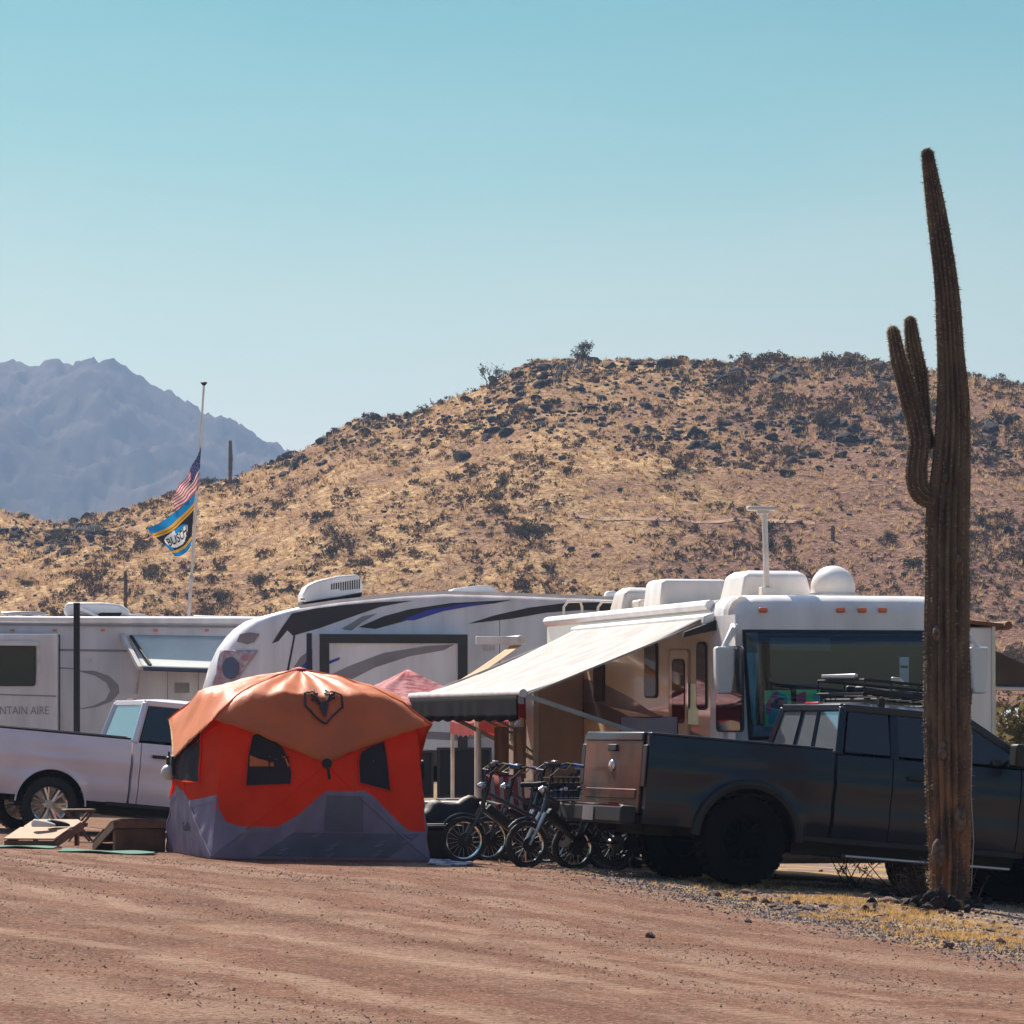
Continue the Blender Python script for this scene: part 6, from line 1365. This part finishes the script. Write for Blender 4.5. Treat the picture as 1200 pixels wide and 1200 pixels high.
# hanging towels on a rail
p = W(597, 850, 51.5)
for i, (dx, w, c, lb) in enumerate(((-.18, .17, (.30, .19, .13), 'brown towel hanging under the awning, left of the pair'), (.05, .15, (.38, .27, .19), 'lighter brown towel hanging under the awning, right of the pair'))):
    b = MB(); b.loft([[(x, .015 * math.sin(x * 60 + z * 3), z) for x in np.linspace(0, w, 8)] for z in np.linspace(0, -.62, 8)], cap=False, closed=False); o = b.build('towel', mat('towel_cloth', c, .9, var=.15, bump=.3), None, smooth=60); o.location = (p.x + dx, 51.5, p.z - .02); mo = o.modifiers.new('t', 'SOLIDIFY'); mo.thickness = .008; tag(o, lb, 'towel')
# cornhole boards
def cornhole(label, px, py, d, rz, lit, w=.62, ln=1.15, tilt=9, rx=0):
    p = W(px, py, d); rt = root('cornhole_board', label, 'game board', (p.x, d, gzf(p.x, d) + .02), (0, 0, rz)); q = Matrix.Rotation(R(tilt), 3, 'X')
    def T(x, y, z): v = q @ Vector((x, y, z)); return v + Vector((0, 0, .07))
    b = MB(); hole = [(.08 * math.cos(a), ln - .23 + .08 * math.sin(a)) for a in np.linspace(0, 2 * math.pi, 16, endpoint=False)]
    V = []; rim_ = []
    for a in np.linspace(0, 2 * math.pi, 16, endpoint=False):
        c, s = math.cos(a), math.sin(a); k = min((w / 2) / max(abs(c), 1e-6), .23 / max(abs(s), 1e-6)); rim_.append((c * k, ln - .23 + s * k))
    b.add([T(x, y, 0) for x, y in hole] + [T(x, y, 0) for x, y in rim_], [(i, (i + 1) % 16, 16 + (i + 1) % 16, 16 + i) for i in range(16)])
    b.add([T(-w / 2, 0, 0), T(w / 2, 0, 0), T(w / 2, ln - .46, 0), T(-w / 2, ln - .46, 0)], [(0, 1, 2, 3)])
    o = b.build('top', lit, rt, smooth=0); mo = o.modifiers.new('t', 'SOLIDIFY'); mo.thickness = .015
    part('frame', M_woodd, rt, lambda b: (b.bar(T(-w / 2, .012, -.06), T(w / 2, .012, -.06), .022, .085), b.bar(T(-w / 2, ln - .012, -.06), T(w / 2, ln - .012, -.06), .022, .085), b.bar(T(-w / 2 + .012, .03, -.06), T(-w / 2 + .012, ln - .03, -.06), .022, .085), b.bar(T(w / 2 - .012, .03, -.06), T(w / 2 - .012, ln - .03, -.06), .022, .085)))
    zt_ = T(0, ln - .1, -.05).z
    if rx: part('end_panel', M_woodd, rt, lambda b: b.bx(-w / 2 + .03, w / 2 - .03, math.cos(R(tilt)) * ln - .06, math.cos(R(tilt)) * ln - .03, -.02, zt_ - .04))
    for s in (-1, 1): part('leg', M_woodd, rt, lambda b: b.bx(s * (w / 2 - .05) - .02, s * (w / 2 - .05) + .02, math.cos(R(tilt)) * (ln - .1) - .03, math.cos(R(tilt)) * (ln - .1) + .03, -.02, zt_))
    return rt
M_woodd = mat('brown_timber', (.16, .085, .05), .7, var=.2, scale=6)
cb = cornhole('pale plywood cornhole board lying in front of the silver pickup wheel', 34, 983, 47.8, R(-14), M_wood, .60, 1.0, 12)
cornhole('dark brown cornhole board beside the left corner of the tent', 140, 988, 46.9, R(200), M_woodd, .62, .95, 17, rx=1)
p = W(52, 960, 48.1)
for i, (dx, c) in enumerate(((0, 'white shoe'), (.16, 'black and white shoe'))):
    b = MB(); b.loft([[(x, -w, 0), (x, w, 0), (x, w * .8, h), (x, -w * .8, h)] for x, w, h in ((0, .03, .05), (.03, .045, .08), (.14, .04, .06), (.22, .045, .04), (.27, .03, .02))]); o = b.build('shoe', fm[1] if i == 0 else M_black, None, bevel=.01); o.location = (p.x + dx - .15, 48.15 + .08 * i, gzf(p.x, 48.1) + .245); o.rotation_euler = (R(13), 0, R(20 * i)); tag(o, c + ' left on the pale cornhole board', 'shoe')
# mats
M_green = mat('green_mat', (.07, .19, .14), .9, var=.15, scale=12, bump=.3)
def mat_on_ground(name, label, cat, x0, x1, y0, y1, m, skew=0, colf=None, n=24):
    X_, Y_ = np.meshgrid(np.linspace(x0, x1, n), np.linspace(y0, y1, n)); X2 = X_ + skew * (Y_ - y0); Z_ = gz(X2, Y_) + ground_relief(X2, Y_) + .022 + .008 * np.sin(X2 * 9 + Y_ * 5)
    mi = None
    if colf: i, j = np.meshgrid(np.arange(n - 1), np.arange(n - 1)); mi = [colf(a / (n - 1), c / (n - 1)) for a, c in zip(i.ravel(), j.ravel())]
    o = link(name, npmesh(name, np.stack([X2.ravel(), Y_.ravel(), Z_.ravel()], 1), grid_faces(n, n), m, mi)); mo = o.modifiers.new('t', 'SOLIDIFY'); mo.thickness = .012; tag(o, label, cat); return o
mat_on_ground('outdoor_mat', 'thin green outdoor mat under the pale cornhole board', 'mat', -6.2, -5.0, 46.4, 47.4, M_green)
mat_on_ground('outdoor_mat', 'green mat edge showing between the cornhole boards and the tent', 'mat', -4.75, -3.75, 44.6, 45.2, M_green)
mat_on_ground('beach_towel', 'blue and white patterned towel on the ground at the right foot of the tent', 'towel', -.86, -.42, 43.6, 45.0, [M_bblue, fm[1]], 0, lambda u, v: 0 if (math.sin(u * 14 + v * 5) + math.sin(v * 21 - u * 4)) > 0 else 1, 40)
# folding stool by the silver truck wheel
p = W(92, 975, 56.0); rt = root('folding_stool', 'brown folding stool standing behind the silver pickup rear wheel', 'stool', (p.x, 56, gzf(p.x, 56)), (0, 0, .3))
part('seat', M_woodd, rt, lambda b: b.bx(-.2, .2, -.16, .16, .40, .43), bevel=.01)
for s in (-1, 1): part('leg', M_woodd, rt, lambda b: b.bar((-.17, s * .14, 0), (.17, s * .14, .40), .025)); part('leg', M_woodd, rt, lambda b: b.bar((.17, s * .11, 0), (-.17, s * .11, .40), .025))

# ------------------------------------------------------------------ right background
def gb(px, d): x = (px - 600) / FPX * d; return x, gzf(x, d)
M_creo = mat('creosote_leaf', (.24, .20, .10), .8, c2=(.13, .10, .055), scale=3, spec=.1, trans=.3)
p = W(1190, 880, 64); branch_tree('creosote_bush', 'olive green creosote bush at the right edge beyond the motorhome', (p.x, 64, gzf(p.x, 64) - .1), 3.1, 1.25, 21, 14000, .020, mats=M_creo, cat='bush')
x, z = gb(1225, 72); branch_tree('creosote_bush', 'second olive bush just outside the right edge', (x, 73, z - .1), 1.9, 1.2, 22, 3000, .03, mats=M_creo, cat='bush')
x, z = gb(1200, 78); rt = root('parked_van', 'pale grey parked van behind the creosote bush at the right edge', 'van', (x - 1.5, 80, z), (0, 0, R(8)))
VP = [(0, .5), (0, 1.3), (.15, 1.42), (1.0, 1.55), (1.9, 2.25), (2.3, 2.35), (5.2, 2.35), (5.3, 2.2), (5.3, .5)]
part('body', mat('pale_blue_paint', (.42, .46, .54), .35, coat=.5), rt, lambda b: b.prism(VP, lambda x, z: (x, 0, z), lambda x, z: (x, 1.9, z)), bevel=.05)
part('side_window', M_glassb, rt, lambda b: b.prism([(1.35, 1.58), (1.95, 2.12), (3.3, 2.15), (3.3, 1.58)], lambda x, z: (x, -.012, z), lambda x, z: (x, .01, z)))
for x_ in (.95, 4.3):
    for s, y_ in ((-1, .1), (1, 1.8)): wheel(rt, 'wheel', (x_, y_, .34), .34, .22, s, .2, M_alu, 5, 24)
x, z = gb(1165, 62); zt_ = W(0, 762, 62).z - z; ze_ = W(0, 805, 62).z - z
rt = root('shade_sail', 'dark brown triangular shade sloping off the far side of the motorhome', 'shade', (x, 62, z))
part('cloth', mat('brown_shade_cloth', (.07, .045, .035), .9), rt, lambda b: b.prism([(0, zt_), (.25, zt_ - .12), (1.15, ze_ + .03), (1.1, ze_ + .01), (0, ze_ + .01)], lambda x, z: (x, 0, z), lambda x, z: (x, 1.5, z)))
part('rail', M_alu, rt, lambda b: b.tube([(-.1, -.05, ze_ - .02), (1.9, -.05, ze_ - .05)], .03, 8)); part('pole', M_alu, rt, lambda b: [b.tube([(x_, -.05, 0), (x_, -.05, ze_ - .03)], .02, 8) for x_ in (0, 1.85)])

# ------------------------------------------------------------------ base of the saguaro: stones, dead bush, grass, gravel
def on_ground(px, py, dguess=40):
    d = dguess
    for _ in range(25):
        x = (px - 600) / FPX * d; z = gzf(x, d) + float(ground_relief(x, d)); d = d * .5 + .5 * (CZ - z) * FPX / (py - HY)
    x = (px - 600) / FPX * d; return Vector((x, d, gzf(x, d) + float(ground_relief(x, d))))
rk_ = [npmesh('stone', *(lambda q: (q[0], q[1]))(rock_shape(700 + i, 2)), M_rock2) for i in range(6)]
for i, (px, py, s, lb) in enumerate(((1040, 1058, .16, 'brown stone left of the saguaro foot, widest of the group'), (1064, 1060, .11, 'rounded stone between the wide brown stone and the saguaro'), (1016, 1052, .07, 'small pale stone left of the stone group'), (1088, 1062, .13, 'stone resting against the left side of the saguaro foot'), (1105, 1066, .17, 'dark stone in front of the saguaro foot'), (1126, 1066, .15, 'dark stone in front of the saguaro foot on its right side'), (1143, 1062, .08, 'small stone right of the saguaro foot'), (1150, 1072, .06, 'tiny stone lying in the saguaro shadow'), (1078, 1070, .06, 'tiny stone in front of the rounded stone'))):
    p = on_ground(px, py, 41); s *= .78; o = link('stone', rk_[i % 6], None, (p.x, p.y, p.z + s * .15), (.4 * math.sin(i), .3, i * 1.3), (s, s * .9, s * .8)); tag(o, lb, 'stone')
for i in range(70):
    px = random.uniform(840, 1200); u = random.gauss(0, 14); py = 1052 + (px - 950) * .13 + u + 8; p = on_ground(px, py, 38); s = random.uniform(.02, .055)
    o = link('stone', rk_[i % 6], None, (p.x, p.y, p.z + s * .2), (0, 0, i), (s, s, s)); tag(o, 'small grey brown stone on the gravel verge near the saguaro', 'stone', 'stones on the gravel verge')
for i in range(90):
    px = random.gauss(1098, 28); p = on_ground(px, 1058 + random.uniform(-9, 12), 40); q = random.uniform(.04, .10); gx = (px - 1104) / 24; p.z += .14 * math.exp(-gx * gx) * random.random()
    o = link('rubble_chunk', bme[i % 7], None, (p.x, p.y, p.z + q * .2), (i, i * .7, i * 1.9), (q, q, q * .8)); tag(o, 'dark chunk of rubble heaped around the foot of the big saguaro', 'rubble', 'rubble round the saguaro foot')
M_deadl = mat('dead_leaf', (.28, .10, .05), .8, var=.3, trans=.3); M_white_twig = mat('bleached_twig', (.5, .44, .38), .8, var=.2)
def dead_bush(label, px, py, h, n, seed, leafn, mats_leaf, d=41, stemm=None, lean=0):
    p = on_ground(px, py, d); rt = root('dead_bush', label, 'bush', p); r = random.Random(seed); b = MB(); tips = []
    for k in range(n):
        q = Vector((r.uniform(-.1, .1), r.uniform(-.08, .08), -.02)); d_ = Vector((r.uniform(-.8, .8) + lean, r.uniform(-.4, .4), 1)).normalized(); path = [q]; L = h * r.uniform(.5, 1.05) / 5
        for j in range(5):
            d_ = (d_ + Vector((r.uniform(-.3, .3), r.uniform(-.3, .3), r.uniform(-.15, .1)))).normalized(); q = q + d_ * L; path.append(q)
            if j > 1:
                e = q + Vector((r.uniform(-1, 1), r.uniform(-1, 1), r.uniform(0, .8))) * L * .9; b.tube([q, e], [.003, .002], 4, cap=False); tips.append(e)
        tips.append(q); b.tube(path, [.008, .007, .006, .005, .004, .003], 5, cap=False)
    b.build('stems', stemm or M_twig, rt)
    if leafn:
        g_ = np.random.default_rng(seed); V = []; F = []
        for k in range(leafn): c = np.array(tips[g_.integers(len(tips))]) + g_.normal(size=3) * .018; V += [c + g_.normal(size=3) * .014 for _ in range(3)]; F.append((3 * k, 3 * k + 1, 3 * k + 2))
        link('leaves', npmesh('leaves', np.array(V), np.array(F), mats_leaf), rt)
    return rt
dead_bush('rusty leaved dead bush in front of the pickup sill, left of the saguaro', 1062, 1048, .70, 26, 3, 900, M_deadl)
dead_bush('small rusty dead bush farther left, under the pickup door line', 1000, 1040, .60, 8, 4, 160, M_deadl)
dead_bush('bare bleached twigs sticking up right of the saguaro foot', 1140, 1052, .55, 4, 6, 0, M_deadl, stemm=M_white_twig, lean=.3)
dead_bush('low dark tangled weed against the left of the saguaro foot', 1078, 1056, .42, 34, 8, 500, M_twig)
dead_bush('thin white bent twig just left of the saguaro trunk', 1066, 1040, .42, 2, 11, 0, M_deadl, stemm=M_white_twig)
p0 = cp(1141, 800); b = MB(); b.tube([cp(1139, 860, -.2), cp(1138, 930, -.22), cp(1141, 985, -.22), cp(1138, 1042, -.2)], .0035, 4); o = b.build('hanging_wire', M_white_twig, None); o.location = cbase; tag(o, 'thin pale wire hanging down the right side of the saguaro trunk', 'wire')
# verge grass
N0 = 60000
x_ = rng.uniform(-1, 7.5, N0); y_ = rng.uniform(27, 50, N0); u_ = .977 * x_ + .215 * y_
dn = np.clip((fbm(x_ * .9, y_ * .9, 3, 21) + .04) * 5, 0, 1) * np.clip((u_ - 10.15) / .35, 0, 1) * np.clip((12.4 - u_) / .5, 0, 1)
keep = rng.random(N0) < dn * .55; P = np.stack([x_, y_, gz(x_, y_) + ground_relief(x_, y_)], 1)[keep]
tf = []
for i in range(6):
    r = np.random.default_rng(600 + i); V = []; F = []
    for k in range(10):
        a = r.uniform(0, 6.28); c_, s_ = math.cos(a), math.sin(a); b0 = np.array([c_ * .015, s_ * .015, 0]); w_ = np.array([-s_, c_, 0]) * .004; V += [b0 - w_, b0 + w_, b0 + np.array([c_ * r.uniform(.01, .05), s_ * r.uniform(.01, .05), r.uniform(.02, .055)])]; F.append((3 * k, 3 * k + 1, 3 * k + 2))
    tf.append((np.array(V), np.array(F), np.zeros(10, int)))
scatter('verge_grass', tf, P, rng.uniform(.5, 1.15, len(P))[:, None] * np.ones(3), rng.uniform(0, 6.28, len(P)), [mat('verge_straw', (.68, .44, .17), .9, c2=(.48, .28, .10), scale=3, trans=.25)], 'short dry yellow grass along the road verge', 'grass')
print('verge tufts', len(P))
# gravel
def gravel(name, n, label, dens, smin, smax, mats_, seed):
    x_ = rng.uniform(-6.5, 7, n); y_ = rng.uniform(21.5, 47, n); keep = rng.random(n) < dens(x_, y_); x_, y_ = x_[keep], y_[keep]; m = len(x_)
    V0, F0 = rock_shape(seed, 1); V0b = np.array([(1, 0, 0), (-.6, .8, 0), (-.7, -.7, 0), (0, 0, .8), (.1, 0, -.6)]) ; F0b = np.array([(0, 1, 3), (1, 2, 3), (2, 0, 3), (1, 0, 4), (2, 1, 4), (0, 2, 4)])
    s = np.exp(rng.uniform(np.log(smin), np.log(smax), m)); a = rng.uniform(0, 6.28, m); c_, s_ = np.cos(a), np.sin(a)
    base = V0b[None] * (1 + rng.uniform(-.3, .3, (m, 5, 3))); Vx = base[:, :, 0] * c_[:, None] - base[:, :, 1] * s_[:, None]; Vy = base[:, :, 0] * s_[:, None] + base[:, :, 1] * c_[:, None]
    V = np.stack([Vx, Vy, base[:, :, 2]], 2) * s[:, None, None] + np.stack([x_, y_, gz(x_, y_) + ground_relief(x_, y_) + s * .15], 1)[:, None, :]
    F = F0b[None] + (np.arange(m) * 5)[:, None, None]; o = link(name, npmesh(name, V.reshape(-1, 3), F.reshape(-1, 3), mats_, rng.integers(0, len(mats_), m * 6) * 0 + np.repeat(rng.integers(0, len(mats_), m), 6))); tag(o, label, 'gravel', None, 'stuff'); print(name, m)
vfun = lambda x, y: 0.92 * x + 0.39 * y
gravel('road_gravel', 110000, 'small stones scattered over the dirt road', lambda x, y: np.clip(.10 + 2.0 * fbm(vfun(x, y) * 1.7, y * .1, 3, 5), .04, .8), .003, .012, [mat('brown_pebble', (.27, .17, .13), .9, var=.2), mat('pale_pebble', (.48, .37, .30), .9, var=.2), mat('red_pebble', (.30, .16, .10), .9, var=.2)], 900)
gravel('verge_gravel', 210000, 'loose grey gravel along the road verge', lambda x, y: np.exp(-((.977 * x + .215 * y - 10.4) / .55) ** 2) * .9 + .15 * ((.977 * x + .215 * y) > 10.4), .005, .019, [mat('mauve_pebble', (.36, .28, .25), .9, var=.2), mat('grey_pebble', (.42, .35, .32), .9, var=.2), M_rock2], 901)
dk_ = on_ground(762, 1099, 30); o = link('stone', rk_[2], None, (dk_.x, dk_.y, dk_.z + .01), (0, .2, .4), (.03, .03, .05)); tag(o, 'single dark pebble standing alone on the open dirt road', 'stone')

# ------------------------------------------------------------------ air
hz = bpy.data.materials.new('desert_haze'); hz.use_nodes = True; t = hz.node_tree; t.nodes.clear(); o_ = t.nodes.new('ShaderNodeOutputMaterial'); v_ = t.nodes.new('ShaderNodeVolumePrincipled')
v_.inputs['Color'].default_value = (.46, .66, 1.0, 1); v_.inputs['Density'].default_value = 0.00016; v_.inputs['Anisotropy'].default_value = 0.3
t.links.new(v_.outputs[0], o_.inputs['Volume'])
b = MB(); b.bx(-4200, 4200, -400, 6400, -14, 300); o = b.build('haze', hz, None, smooth=0); tag(o, kind='stuff')
